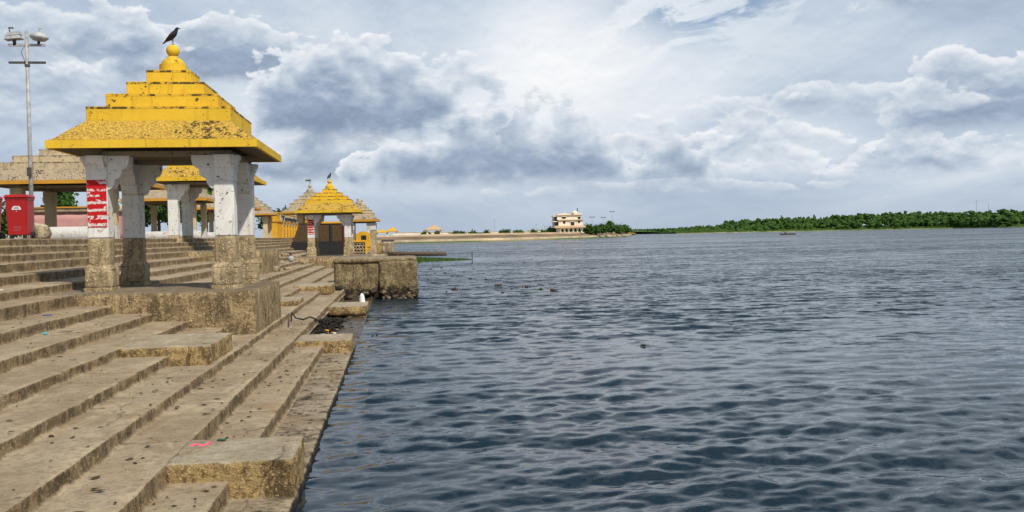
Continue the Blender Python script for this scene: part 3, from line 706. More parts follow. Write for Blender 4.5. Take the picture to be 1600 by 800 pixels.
# ---------------------------------------------------------------- lamp post
lp = empty('lamp_post', (-12.55, 35.0, 2.94), 'tall grey steel floodlight pole with two cross arms, rising behind the red bin', 'lamp post')
MB().tube([(0, 0, 0), (0, 0, 3.5), (0, 0, 7.2)], [.075, .068, .055], 12).build('pole', 'metal_grey', lp, smooth=True)
for zz, hw in ((6.12, .60), (6.72, .60)):
    MB().quadbox(-hw, hw, -.05, .05, zz-.035, zz+.035).build('cross_arm', 'metal_grey' if zz > 6.5 else 'metal_dark', lp)
MB().lathe([(.09, 5.98), (.09, 6.06)], 12).build('collar', 'metal_dark', lp)
def floodlight(x, tilt, kind):
    if kind == 'box':
        m = MB(); m.quadbox(-.28, .28, -.18, .18, 0, .13, (-.22, .22, -.14, .14)); b = m.build('floodlight', 'metal_grey', lp, bevel=.012, loc=(x, -.02, 6.9)); b.rotation_euler.y = tilt
        MB().quadbox(-.22, .24, -.15, .15, .135, .26, (-.14, .2, -.1, .1)).build('ballast_box', 'metal_grey', b)
        MB().quadbox(-.05, .05, -.03, .03, -.2, .0).build('bracket', 'metal_dark', b)
        MB().tube([(-.1, 0, .26), (-.12, 0, .42), (.02, 0, .40)], .035, 6).build('hood', 'metal_dark', b)
    else:
        m = MB(); m.lathe([(.02, -.13), (.2, -.11), (.30, -.02), (.30, .04), (.22, .13), (.08, .18), (.03, .2)], 20); b = m.build('floodlight', 'lamp_glass', lp, smooth=True, loc=(x, -.02, 6.98)); b.rotation_euler.y = tilt
        MB().quadbox(-.04, .04, -.03, .03, -.25, -.1).build('bracket', 'metal_dark', b)
        MB().tube([(0, 0, .18), (-.03, 0, .34), (.05, 0, .30)], .022, 6).build('hook', 'metal_grey', b)
floodlight(-.40, R(-6), 'box'); floodlight(.42, R(6), 'lamp')
MB().tube([(-.02, -.1, 6.7), (-.16, -.09, 6.45), (-.02, -.1, 6.1)], .012, 5).build('cable', 'metal_dark', lp)
MB().quadbox(-.07, .07, -.16, -.1, 2.2, 2.5).build('switch_box', 'metal_dark', lp)

# ---------------------------------------------------------------- bins
def bin_(loc, label, rz):
    t = empty('wheelie_bin', loc, label, 'bin', 'red bins on the promenade', rz)
    MB().quadbox(-.285, .285, -.30, .30, .10, 1.15, (-.335, .335, -.35, .35)).build('body', 'red_plastic', t, bevel=.02)
    MB().quadbox(-.35, .35, -.365, .365, 1.10, 1.16).build('rim', 'red_plastic', t, bevel=.01)
    MB().quadbox(-.385, .385, -.42, .39, 1.165, 1.25, (-.34, .34, -.36, .36)).build('lid', 'red_plastic', t, bevel=.018)
    MB().tube([(-.3, .45, 1.17), (.3, .45, 1.17)], .02, 8).build('handle', 'red_plastic', t)
    for s in (-1, 1):
        MB().tube([(s*.33-.04, .2, .1), (s*.33+.04, .2, .1)], .1, 14).build('wheel', 'black_paint_and_shade', t)
        MB().quadbox(s*.2-.05, s*.2+.05, -.29, -.2, .0, .105).build('foot', 'black_paint_and_shade', t)
    lab = MB(); y = -.342
    poly = [(-.14, .82), (.14, .82), (.125, .88), (.07, .925), (-.07, .925), (-.125, .88)]
    lab.v = []; lab.prism(poly, 'y', y-.004, y+.01); L = lab.build('label_plate', 'white_plain', t)
    for k, (hw, z) in enumerate(((.06, .90), (.09, .875), (.10, .85))):
        MB().quadbox(-hw, hw, y-.007, y-.003, z-.006, z+.006).build('printed_line', 'metal_dark', L)
    MB().tube([(0, y+.01, .775), (0, y-.012, .775)], .012, 8).build('lock', 'white_plain', t)
    sc = MB(); yy = -.322
    for x0 in (-.075, 0., .075):
        pts = [(x0-.03, .37), (x0+.02, .375), (x0+.03, .34), (x0-.02, .31), (x0+.03, .285), (x0-.03, .27)]
        sc.tube([(a, yy+.022-.05*z, z-.04) for a, z in pts], .005, 4)
    sc.build('scratched_mark', 'pink_paint', t)
    t.scale = (.88, .88, 1.0)
    return t
bin_((-10.72, 29.0, 2.955), 'red wheeled bin with a small white label, standing at the top of the steps', R(3))
bin_((-11.82, 29.5, 2.955), 'red bin cut off beside the labelled red bin, only its lid edge showing', R(-4))

# ---------------------------------------------------------------- walls and small buildings behind the steps
def wall(name, mats, x0, x1, y0, y1, z0, z1, label, cat='wall', res=.4, amp=.02, seed=0.):
    return tag(rough_box(name, mats, x0, x1, y0, y1, z0, z1, res=res, rad=.03, amp=amp, seed=seed), label, cat)
wall('parapet_wall', 'white_rough', -19.6, -13.9, 49.2, 49.6, 2.9, 3.62, 'low whitewashed wall at the foot of the large weathered pavilion', seed=1.)
wall('parapet_wall', 'white_rough', -18.2, -13.2, 67.0, 67.3, 2.9, 3.5, 'low white wall across the weathered pavilion with the green tree behind', seed=2.)
wall('parapet_wall', 'white_rough', -17.6, -12.9, 86.6, 86.9, 2.9, 3.55, 'low white wall below the weathered pavilion just beyond the upper yellow one', seed=3.)
bx = empty('pink_shed', (-19.0, 62, 2.95), 'pink flat-roofed shed seen through the large weathered pavilion', 'shed')
rough_box('wall', 'pink_paint', -3.4, 1.9, 0, 3.5, 0, 1.75, parent=bx, res=.4, amp=.02); rough_box('roof', 'weathered', -3.5, 2.05, -.12, 3.6, 1.75, 2.1, parent=bx, res=.4, amp=.03)
MB().quadbox(.2, .34, -.06, .05, 0, 1.74).build('post', 'weathered', bx); MB().quadbox(-3.5, 2.0, -.2, -.05, 2.03, 2.12).build('coping', 'orange_edge', bx)
tag(rough_box('boulder', 'pale_stone', -13.65, -12.8, 37.0, 37.8, 2.9, 3.55, res=.12, rad=.25, amp=.14, seed=12., freq=1.6), 'tan rubble stone at the foot of the lamp pole', 'boulder')

# yellow temple hall facing the water
th = empty('temple_hall', (-19.4, 160, 2.7), 'long thin bright yellow hall front with dark lettering along its top', 'building')
MB().quadbox(-1.1, 0, 0, 70, 0, 4.5).build('wall', 'yellow_old', th)
MB().quadbox(-1.2, .18, -.15, 70, 3.0, 3.16).build('ledge', 'orange_edge', th); MB().quadbox(-1.2, .12, -.12, 70, 4.42, 4.62).build('parapet', 'yellow_old', th)
for k in range(12):
    y = 9+k*4.6
    MB().quadbox(-.05, .10, y-1.6, y+1.6, 2.45, 2.96).build('arch_head', 'window_dark', th)
    MB().quadbox(-.05, .22, y-2.2, y-1.75, .0, 3.0).build('pilaster', 'yellow_old', th)
    for z in (.45, 1.0, 1.55): MB().quadbox(-.05, .04, y-.7, y+.7, z, z+.33).build('window', 'window_dark', th)
def text_mesh(s, size, ext, material, sx=1.0):
    cu = bpy.data.curves.new('lettering', 'FONT'); cu.body = s; cu.size = size; cu.extrude = ext; cu.offset = .012*size
    o = bpy.data.objects.new('lettering_tmp', cu); C.objects.link(o)
    dg = bpy.context.evaluated_depsgraph_get(); me = bpy.data.meshes.new_from_object(o.evaluated_get(dg))
    bpy.data.objects.remove(o); me.materials.clear(); me.materials.append(M[material])
    for v in me.vertices: v.co.x *= sx
    return me
tm = link('lettering', text_mesh('Temple', 1.15, .05, 'navy_letter', 7.0), th, (.14, 5, 3.40)); tm.rotation_euler = (R(90), 0, R(90))
MB().quadbox(-.02, .06, 4, 40, 3.25, 4.35).build('sign_board', 'cream_paint', th)

# shelter behind the far pavilion, its shade painted into the dark wall colours
ds = empty('shade_painted_shelter', (-6.4, 84, 1.25), 'brown shelter with shade painted into its dark walls, blacker lower wall and sloping side, behind the far yellow pavilion', 'shelter')
sd = MB(); sd.prism([(-3.05, 0), (1.9, 0), (1.9, 2.85), (-1.95, 2.85)], 'y', 0, .3); sd.build('upper_wall', 'shaded_brown_wall', ds)
sl_ = MB(); sl_.prism([(-3.12, -.05), (1.95, -.05), (1.95, 1.32), (-2.56, 1.32)], 'y', -.06, .24); sl_.build('lower_wall', 'black_paint_and_shade', ds)
MB().quadbox(-.6, 1.95, -.1, .4, 2.86, 3.02).build('lintel', 'yellow_old', ds); MB().quadbox(-1.97, -.61, -.05, .35, 2.86, 2.95).build('lintel', 'shaded_brown_wall', ds)
MB().quadbox(.62, .8, -.1, .05, 0, 2.84).build('post', 'black_paint_and_shade', ds); MB().quadbox(1.75, 1.96, -.12, .1, 0, 2.85).build('post', 'red_door', ds)
MB().quadbox(-2., 1.9, .3, 3.5, 0, 2.7).build('rear_block', 'shaded_brown_wall', ds)
# lattice panel
jl = empty('lattice_screen', (-3.4, 84.6, 1.25), 'pale pierced stone screen in a yellow frame beside the dark shelter', 'screen')
MB().quadbox(-.72, .78, -.06, .1, 1.2, 1.36).build('frame_rail', 'yellow_old', jl); MB().quadbox(.6, .78, -.06, .1, 0, 1.2).build('frame_post', 'yellow_old', jl); MB().quadbox(-.72, .6, .05, .08, 0, 1.2).build('backing', 'black_paint_and_shade', jl)
for i in range(5):
    for j in range(4):
        m = MB(); c = Vector((-.58+.27*i+.06*(j % 2), 0, .15+.28*j)); n = 8
        m.tube([(c.x+.13*math.cos(a), 0, c.z+.13*math.sin(a)) for a in np.linspace(0, 2*math.pi, n+1)], .045, 4); m.build('lattice_ring', 'pale_stone', jl)
ys = empty('yellow_shrine', (-3.35, 96, 1.6), 'small yellow round-headed shrine behind the lattice screen', 'shrine')
pp = [(-.9, 0)]+[(.9*math.cos(a), 1.1+.75*math.sin(a)) for a in np.linspace(math.pi, 0, 14)]+[(.9, 0)]
MB().prism(pp, 'y', 0, .8).build('body', 'yellow_old', ys); MB().quadbox(-.2, .3, -.03, .1, 1.0, 1.45).build('niche', 'window_dark', ys); MB().quadbox(-1.1, 1.2, -.08, .9, .3, .55).build('ledge', 'yellow_old', ys)
for k, (x0, x1, y, h, lb) in enumerate(((-2.35, -1.5, 92, 1.15, 'upright broken stone slab beside the white-headed pillar'), (-1.55, -.35, 95.5, 1.1, 'squat rubble stone at the water end of the far platform'))):
    tag(rough_box('rubble_stone', 'pale_stone' if k else 'block_stone', x0, x1, y, y+1.2, 1.2, 1.25+h, res=.16, rad=.12, amp=.08, seed=k*3.+1, freq=1.5), lb, 'stone')
tag(rough_box('stone_slab', 'pale_stone', -3.2, -1.2, 83.2, 84.2, 1.0, 1.36, res=.2, rad=.04, amp=.03, seed=3.), 'flat pale slab before the white-headed pillar pavilion', 'stone')

# stall and bundle on the upper steps
st = empty('stall_table', (-9.6, 53.2, 2.32), 'low black stall counter with yellow disc and red cover near the upper yellow pavilion', 'stall')
MB().quadbox(.15, 1.15, 0, .5, 0, .42).build('counter', 'black_paint_and_shade', st, bevel=.02); MB().tube([(.6, -.01, .16), (.6, -.05, .16)], .13, 14).build('disc', 'yellow_old', st)
MB().quadbox(.15, 1.2, -.05, .52, .425, .49).build('cover', 'cloth_red', st, bevel=.02); MB().quadbox(.2, .75, .05, .45, .49, .72).build('crate', 'white_plain', st, bevel=.02)
st.location = atZ(306, 386, 2.3); 
bb = rough_box('bundle', 'black_paint_and_shade', -.2, .2, -.18, .18, 0, .26, res=.06, rad=.12, amp=.06, seed=2., freq=4., loc=tuple(atZ(279, 383, 2.32))); tag(bb, 'black cloth bundle beside a pillar foot of the upper yellow pavilion', 'bundle')

# scattered loose stones on the steps
spots = [(405, 398, 2.04), (424, 402, 1.84), (433, 399, 1.84), (446, 396, 1.84), (475, 408, 1.38), (412, 420, 1.38), (450, 422, 1.18), (428, 410, 1.64), (463, 400, 1.64), (470, 391, 1.84), (455, 386, 2.04), (493, 401, 1.2), (502, 404, .99), (440, 412, 1.38), (418, 392, 2.04), (437, 390, 2.04)]
for k, (a, b, z) in enumerate(spots):
    p = atZ(a, b, z)
    if p.y > 70: p = atY(a, b, 62+k*.4); 
    i = max([q for q in range(len(STEPS)) if p.x <= STEPS[q][0]] or [0]); p.z = STEPS[i][1]
    s = rs.uniform(.12, .34)
    o = rough_box('loose_stone', 'pale_stone' if k % 3 else 'block_stone', -s, s, -s*.8, s*.8, -.03, s*rs.uniform(.6, 1.1), res=s*.4, rad=s*.3, amp=s*.15, seed=k*2.2, freq=3., loc=tuple(p))
    o.rotation_euler.z = rs.random()*3
    tag(o, 'loose weathered stone lying on the steps between the two lower yellow pavilions', 'stone', 'loose stones on the steps')
ball = MB().lathe([(.01, -.0)]+[(.2*math.cos(a), .2+.2*math.sin(a)) for a in np.linspace(-1.5, 1.5, 9)], 14).build('pot', 'metal_grey', smooth=True, loc=(-6.55, 60.5, 1.38))
tag(ball, 'small round grey metal pot on the steps left of the far yellow pavilion', 'pot')

# litter and small things near the water
def blob(name, material, loc, sx, sy, sz, label, cat, seed=1., group=None, amp=.3):
    s = max(sx, sy, sz)
    o = rough_box(name, material, -sx, sx, -sy, sy, 0, sz*2, res=s*.25, rad=min(sx, sy, sz)*.9, amp=s*amp*.3, seed=seed, freq=2.5/s*.4, loc=loc)
    return tag(o, label, cat, group)
wb = MB().lathe([(.13, 0), (.135, .05), (.12, .18), (.10, .28), (.07, .35), (.03, .39), (.01, .40)], 16)
o = wb.build('white_bundle', 'white_plain', smooth=True, loc=(-1.33, 35.4, .43)); o.scale = (.8, .7, .85); tag(o, 'small upright white cloth bundle on a block at the water edge', 'bundle')
blob('plastic_bag', 'black_paint_and_shade', (-2.62, 42.9, .49), .17, .12, .1, 'crumpled black bag at the foot of the stained water platform', 'bag', 3.)
cs = empty('snack_packet', (-7.78, 20.05, 1.84), 'white packet with red print lying on a step at the frame edge', 'packet')
p = atZ(1, 467, 1.655); cs.location = (p.x, p.y, 1.65)
MB().quadbox(-.2, .11, -.01, .01, .02, .2, (-.2, .03, .05, .07)).build('wrapper', 'white_plain', cs, bevel=.004); MB().quadbox(-.2, .02, -.012, .0, .09, .13, (-.2, .0, .004, .02)).build('print_stripe', 'cloth_red', cs)
p = atZ(74, 493, 1.385); o = rough_box('blue_strip', 'blue_plastic', -.09, .09, -.03, .03, 0, .02, res=.03, rad=.01, amp=.006, loc=(p.x, p.y, 1.384)); tag(o, 'dark blue plastic strip lying on a step', 'litter')
p = atZ(70, 523, 1.185); o = rough_box('teal_scrap', 'teal_plastic', -.03, .03, -.03, .03, 0, .05, res=.015, rad=.015, amp=.02, loc=(p.x, p.y, 1.182)); tag(o, 'small bright teal plastic scrap lying on a step', 'litter')
p = atZ(346, 688, .49); o = rough_box('dark_scrap', 'green_leaf', -.05, .05, -.03, .03, 0, .016, res=.02, rad=.008, amp=.01, loc=(p.x, p.y, .49)); tag(o, 'dark green leaf scrap beside the pink chalk mark', 'litter')
ch = MB(); 
for k in range(9):
    a = atZ(299+k*3.6, 696-2.*math.sin(k*.9)-k*.35, .492); ch.quadbox(a.x-.014, a.x+.016, a.y-.01-.03*rs.random(), a.y+.01+.03*rs.random(), .486, .4935+.0007*k)
ch.build('chalk_mark', 'pink_chalk', B1)

# tangle of black hose and debris
hs = [atZ(455, 502, .66), atZ(456, 488, .7), atZ(462, 497, .5), atZ(474, 499, .51), atZ(484, 495, .53), atZ(492, 498, .50), atZ(499, 502, .32), atZ(512, 500, .12), atZ(522, 498, .08)]
tag(MB().tube(hs, .022, 7).build('hose', 'hose_black', smooth=True), 'black hose trailing over the step edge into the debris', 'hose')
db = MB()
for k in range(340):
    y = rs.gauss(29.5, 2.2); x = -2.40+abs(rs.gauss(0, .28)); z = .02+rs.random()*.30*math.exp(-((y-29.5)/2.2)**2-((x+2.3)/.5)**2)
    if not 24.5 < y < 33.4 or x > -1.45: continue
    a = rs.random()*3.14; L = rs.uniform(.10, .5)
    d = Vector((math.cos(a)*.6, math.sin(a), rs.uniform(-.3, .3)))*L
    db.tube([(x, y, z), (x+d.x*.5, y+d.y*.5, z+d.z*.5+.04), (max(-2.4, x+d.x), y+d.y, max(.02, z+d.z*.4))], rs.uniform(.010, .032), 5)
tag(db.build('debris', 'debris_black'), 'dark drift of twigs and rubbish caught at the water edge', 'debris', kind='stuff')
for k in range(7):
    s = rs.uniform(.04, .08)
    o = rough_box('scrap', ['white_plain', 'pale_stone', 'yellow_old'][k % 3], -s, s, -s*.7, s*.7, 0, s*.7, res=s*.5, rad=s*.3, amp=s*.3, seed=k, loc=(rs.uniform(-2.3, -1.8), rs.uniform(26, 31), .1))
    tag(o, 'pale scrap lying in the dark debris at the water edge', 'litter', 'scraps in the debris')

# leaves and droppings on the treads
lf = MB(); 
for k in range(360):
    i = rs.choice([0, 0, 0, 0, 1, 1, 1, 1, 1, 2, 2, 2, 3, 3, 4, 5, 6, 7]); x0 = STEPS[i][0]-.06; x1 = STEPS[i+1][0]+.05
    y = 7+rs.random()**1.4*20
    if (i == 1 and y > 22) or (i == 0 and y > 23): continue
    x = rs.uniform(x1, x0); s = rs.uniform(.010, .034)*(1.3 if rs.random() < .25 else 1)
    if B1 and -2.5 < x < -1. and 10 < y < 11.6: continue
    a = rs.random()*6.28; b = len(lf.v); z = STEPS[i][1]+.012
    for q in range(7):
        t = 2*math.pi*q/7; rr = s*(1+.35*math.sin(3*t+k)); e = rs.uniform(-.002, .006)
        px_, py_ = rr*1.6*math.cos(t), rr*.8*math.sin(t)
        lf.v.append((x+px_*math.cos(a)-py_*math.sin(a), y+px_*math.sin(a)+py_*math.cos(a), z+e))
    lf.v.append((x, y, z+.012)); lf.f += [(b+q, b+(q+1) % 7, b+7) for q in range(7)]; lf.f.append(tuple(b+q for q in reversed(range(7))))
tag(lf.build('leaf_litter', 'dry_leaf'), 'small dark dry leaves and droppings strewn on the steps', 'leaf litter', kind='stuff')

# ---------------------------------------------------------------- things on the water
def weed(loc, s, k):
    m = MB()
    for q in range(14):
        a = rs.random()*6.28; r = rs.random()*s; h = rs.uniform(.12, .55)*s
        c = Vector((r*math.cos(a), r*math.sin(a), 0)); w = s*rs.uniform(.10, .2); b = len(m.v)
        m.v += [(c.x-w, c.y, -.02), (c.x+w, c.y, -.02), (c.x+w*1.1, c.y+.03, h*.6), (c.x+w*rs.uniform(-1, 1), c.y, h*1.2), (c.x-w*1.1, c.y-.03, h*.6)]; m.f.append((b, b+1, b+2, b+3, b+4))
    o = m.build('floating_weed', 'foliage' if k % 2 else 'dry_leaf', loc=loc)
    return tag(o, 'small dark clump of weed floating on the open water', 'water weed', 'weed clumps afloat')
wp = [(666, 430), (680, 427), (695, 427), (706, 432), (715, 432), (698, 456), (710, 453), (725, 425), (672, 421), (690, 419), (655, 434), (735, 436), (778, 447), (800, 452), (822, 449), (845, 453), (865, 455), (760, 437), (785, 458), (1005, 540), (582, 525), (589, 524), (740, 421), (755, 428), (830, 441), (668, 437), (704, 421)]
for k, (a, b) in enumerate(wp):
    p = atZ(a, b, 0); weed((p.x, p.y, 0.02), (.30 if p.y > 40 else .11)*rs.choice((.25, .3, .45, .7)), k)
gr = MB()
for k in range(2600):
    t = rs.random()**1.3; x = 1.5+t*7.0; y = 113+rs.gauss(0, 3.5)*(1-t*.8); h = rs.uniform(.12, .55)*(1-t*.7); a = rs.random()*3.14; w = .07
    b = len(gr.v); gr.v += [(x-w*math.cos(a), y-w*math.sin(a), -.05), (x+w*math.cos(a), y+w*math.sin(a), -.05), (x+rs.uniform(-.1, .1), y, h)]; gr.f.append((b, b+1, b+2))
tag(gr.build('floating_grass', 'reed'), 'long green raft of grass lying on the water beyond the stained platform', 'grass', kind='stuff')
jt = empty('log_jetty', (-4, 147, 0), 'long weathered log jetty reaching out over the water', 'jetty')
MB().tube([(-3, 4, .2), (3, .5, .28), (11, -5.5, .22)], [.42, .4, .3], 9).build('log', 'wood_old', jt, smooth=True)
for x in (0, 4, 7.5): MB().tube([(x, 1.5-.6*x, -1), (x, 1.5-.6*x, .5)], .12, 7).build('pile', 'wood_old', jt)
a = atZ(738, 411, 0); tag(MB().tube([(0, 0, -.6), (0, 0, 1.2)], .05, 7).build('water_stake', 'wood_old', loc=tuple(a)), 'thin dark stake standing in the water past the grass raft', 'stake')
bt = atZ(1231, 367, 0); hull = MB(); hull.quadbox(-3.6, 3.6, -.7, .7, -.2, .8, (-4.6, 4.6, -1., 1.)); bo = empty('boat', (bt.x, bt.y, 0), 'tiny dark boat on the far water before the wooded shore', 'boat')
hull.build('hull', 'wood_old', bo); MB().tube([(-1.5, 0, .6), (-1.5, 0, 1.9)], [.4, .25], 7).build('cargo', 'black_paint_and_shade', bo)

# ---------------------------------------------------------------- far bank on the left
def strip(name, shore, prof, material, kind='structure'):
    """shore polyline of (x, y); prof = list of (setback, z)"""
    vs = []; fs = []; n = len(prof)
    for x, y in shore:
        for s, z in prof: vs.append((x - s*.12, y+s, z))
    for i in range(len(shore)-1):
        for k in range(n-1): p = i*n+k; fs.append((p, p+n, p+n+1, p+1))
    me = bpy.data.meshes.new(name); me.from_pydata(vs, [], fs); me.materials.append(M[material]); o = link(name, me)
    return tag(o, kind=kind)
sh0 = [(-420, 425), (-120, 432), (-6, 438.5), (23, 440), (55, 461), (80, 505), (104, 553), (130, 612), (154, 670), (190, 790), (245, 985), (262, 1060), (262, 1120)]
shore = []
for (a, b), (c, d) in zip(sh0[:-1], sh0[1:]):
    k = max(2, int(math.hypot(c-a, d-b)/9))
    for t in range(k): q = t/k; x = a+(c-a)*q; y = b+(d-b)*q; shore.append((x, y + 3*mn.noise(Vector((x*.05, y*.05, 1.)))))
strip('bank_grass', shore, [(-3., -.3), (-1., .25), (2.5, .55)], 'land')
strip('bank_wall', shore, [(2.4, .3), (2.6, .6), (3.2, 1.55), (4.5, 1.6)], 'bank_wall')
strip('bank_slope', shore, [(4.4, 1.55), (6, 1.7), (16, 3.05), (17, 3.1)], 'bank_slope')
strip('bank_road', shore, [(16.9, 2.7), (17, 3.95), (17.5, 3.98), (17.6, 3.3), (30, 3.4), (500, 3.6)], 'bank_parapet')
strip('far_land', shore, [(480, 3.5), (3000, 6)], 'land')
for k, (x0, x1, ww_) in enumerate(((610, 655, 5), (700, 760, 6), (905, 960, 6))):                 # tongues of green foreshore
    a = atZ(x0, 379.5-(x0-610)*.026, 0); b = atZ(x1, 379.2-(x1-610)*.026, 0); g_ = MB(); n = 260
    for q in range(900):
        t = rs.random(); x = a.x+(b.x-a.x)*t; y = a.y+(b.y-a.y)*t+rs.gauss(0, 2)+1; h = rs.uniform(.3, 1.)*math.sin(math.pi*min(1, max(.05, t)))+.2; w = .5
        i0 = len(g_.v); g_.v += [(x-w, y, -.1), (x+w, y, -.1), (x+rs.uniform(-.3, .3), y, h)]; g_.f.append((i0, i0+1, i0+2))
    tag(g_.build('foreshore_reeds', 'reed'), 'green reeds along the foot of the far embankment', 'reeds', kind='stuff')

# far mansion
Yb = 600.
def W(px, py, Y=Yb): return atY(px, py, Y)
b0 = W(866, 362); hx = W(913, 362).x-b0.x
vb = empty('mansion', (b0.x, Yb, 3.45), 'cream three-storey mansion with arched ground floor on the far embankment', 'building')
sc = hx/47.
def bw(x0, x1, z0, z1, y0, y1, name, m, **k): return MB().quadbox(x0*sc, x1*sc, y0, y1, z0, z1).build(name, m, vb, **k)
bw(2, 47, 0, .4, 0, 14, 'base', 'far_cream')
bw(9, 43, .4, 3.4, 3.0, 13.5, 'ground_floor_wall', 'far_cream')
for k, x in enumerate((10, 16.5, 23, 30, 36.5, 43)):
    m = MB().quadbox((x-1.3)*sc, (x+1.3)*sc, .3, 1.1, .4, 3.3).build('column', 'far_cream', vb)
    if k < 5:
        x1 = (10, 16.5, 23, 30, 36.5, 43)[k+1]; cx = (x+x1)/2*sc; hw = (x1-x-2.6)/2*sc
        poly = [(cx-hw-.3, 3.4), (cx-hw-.3, 1.6)]+[(cx+hw*math.cos(t), 1.7+1.2*math.sin(t)) for t in np.linspace(math.pi, 0, 9)]+[(cx+hw+.3, 1.6), (cx+hw+.3, 3.4)]
        MB().prism(poly, 'y', .35, 1.0).build('arch', 'far_cream', vb)
        MB().quadbox(cx-hw*1.1, cx+hw*1.1, 2.9, 3.05, .4, 2.9).build('dark_bay', 'window_dark', vb)
        blobm = MB().quadbox(cx-hw, cx+hw, -.6, .2, .0, 1.2); blobm.build('hedge', 'foliage', vb, bevel=.25)
MB().quadbox(2*sc, 49*sc, -1.6, 4, 3.4, 3.6, (6*sc, 46*sc, 2.2, 4)).build('canopy_roof', 'roof_tan', vb) if False else None
cn = MB(); cn.prism([(-1.6, 3.4), (-1.5, 3.62), (2.4, 4.75), (2.4, 3.4)], 'x', 1*sc, 49*sc); cn.build('canopy_roof', 'roof_tan', vb)
bw(8, 46, 3.6, 8.1, 2.3, 13, 'first_floor_wall', 'far_cream')
bw(7, 46.5, 8.1, 8.5, 1.3, 13.2, 'balcony_slab', 'roof_tan')
bw(6, 44, 8.5, 11.2, 2.4, 13, 'second_floor_wall', 'far_cream')
bw(5, 45, 11.2, 11.6, 1.6, 13.4, 'roof_slab', 'roof_tan')
bw(0, 8, 3.6, 4.1, 3, 13, 'side_balcony', 'far_cream'); bw(0, 7, 7.2, 7.7, 3, 13, 'side_balcony', 'far_cream'); bw(0, 6, 10.6, 11.3, 3, 13, 'side_balcony', 'far_cream')
bw(2, 7, 4.1, 7.2, 4, 12, 'side_bay', 'window_dark'); bw(2, 6, 7.7, 10.6, 4, 12, 'side_bay', 'window_dark')
pd = MB(); pd.prism([(6*sc, 11.6), (27*sc, 11.6), (26*sc, 12.1), (19*sc, 12.5), (17.5*sc, 13.5), (16*sc, 12.5), (7*sc, 12.2)], 'y', 2.0, 6); pd.build('pediment', 'far_cream', vb)
bw(32, 45, 11.6, 12.6, 2.2, 10, 'roof_room', 'far_cream')
MB().lathe([(2.2, 12.6), (2.1, 13.2), (1.5, 13.9), (.4, 14.2)], 14, (35*sc, 6)).build('roof_dome', 'far_cream', vb, smooth=True)
MB().tube([(39.5*sc, 6, 12.5), (39.5*sc, 6, 16)], .3, 8).build('roof_post', 'metal_dark', vb)
for x0, x1, z0, z1, y in ((27, 32.5, 4.9, 6.9, 2.25), (15, 18.5, 6.0, 7.6, 2.25), (13.5, 19.5, 9.2, 10.3, 2.35), (38.5, 42.5, 8.8, 10.3, 2.35), (38.5, 41.5, 6.3, 7.8, 2.25)):
    wdw = bw(x0, x1, z0, z1, y-.05, y+.3, 'window', 'window_dark'); MB().quadbox((x0-1)*sc, (x1+1)*sc, y-.5, y+.1, z1+.1, z1+.4).build('hood', 'far_cream', wdw)

# ---------------------------------------------------------------- trees
def crown_clumps(m, c, rx, rz, n, leaf, seed, per=26):
    """leaf-sized faces in clumps spread through a lumpy crown"""
    q = random.Random(seed)
    for k in range(n):
        u = q.random()*2-1; a = q.random()*6.283; s = math.sqrt(1-u*u); rr = q.random()**.45
        p = Vector((c[0]+rx*rr*s*math.cos(a), c[1]+rx*rr*s*math.sin(a), c[2]+rz*rr*u))
        cr = leaf*q.uniform(1.6, 3.0)
        for j in range(per):
            d = Vector((q.gauss(0, 1), q.gauss(0, 1), q.gauss(0, .8)))*cr*.5; o = p+d
            nrm = (d.normalized()+Vector((q.gauss(0, .6), q.gauss(0, .6), q.gauss(0, .6)+.4))).normalized()
            t = nrm.cross(Vector((q.random(), q.random(), q.random()))).normalized(); b = nrm.cross(t); L = leaf*q.uniform(.6, 1.2)
            i = len(m.v); m.v += [tuple(o-t*L), tuple(o+b*L*.55), tuple(o+t*L), tuple(o-b*L*.55)]; m.f.append((i, i+1, i+2, i+3))
def raw_build(m, name, material, parent=None, loc=None):
    me = bpy.data.meshes.new(name); me.from_pydata(m.v, [], m.f); me.materials.append(M[material]); return link(name, me, parent, loc)
def tree(loc, h, rx, label, group, seed, n=90, leaf=.35, name='tree', material='foliage', trunk=.3):
    t = empty(name, loc, label, 'tree', group); q = random.Random(seed)
    tr = MB(); tr.tube([(0, 0, -.3), (.1, 0, h*.25), (0, .1, h*.5), (.1, 0, h*.8)], [h*.035, h*.027, h*.02, h*.006], 8)
    for k in range(5):
        a = k*1.3+q.random(); z = h*(trunk+.08*k); tr.tube([(0, 0, z), (rx*.35*math.cos(a), rx*.35*math.sin(a), z+h*.12), (rx*.7*math.cos(a), rx*.7*math.sin(a), z+h*.2)], [h*.016, h*.01, h*.004], 6)
    tr.build('trunk', 'bark', t, smooth=True)
    m = MB(); lobes = 6
    for k in range(lobes):
        a = k*6.283/lobes+q.random(); rr = rx*.45; crown_clumps(m, (rr*math.cos(a), rr*math.sin(a), h*(trunk+.22+.16*(k % 2)+.08*q.random())), rx*.58, h*.24, n//lobes, leaf, seed*10+k)
    crown_clumps(m, (0, 0, h*.76), rx*.55, h*.24, n//4, leaf, seed+99)
    raw_build(m, 'crown', material, t); return t
for k, (px, py, Y, h, rx, lb) in enumerate(((248, 375, 130, 7.6, 4.6, 'broad green tree seen through the weathered pavilion with the low white wall'), (322, 375, 150, 8.8, 6., 'dark green tree filling the opening beyond the upper yellow pavilion'),
        (96, 375, 112, 6.0, 1.0, 'green treetop above the pink shed'), (436, 376, 240, 7.5, 6, 'low dark tree at the near end of the yellow hall'))):
    p = atY(px, py, Y); tree((p.x, p.y, 2.9), h, rx, lb, 'trees behind the promenade', 40+k, n=170, leaf=.34)
sp_ = atY(7, 372, 33); shb = empty('shrub', (sp_.x, sp_.y, 2.95), 'dark leafy shrub behind the two red bins', 'shrub')
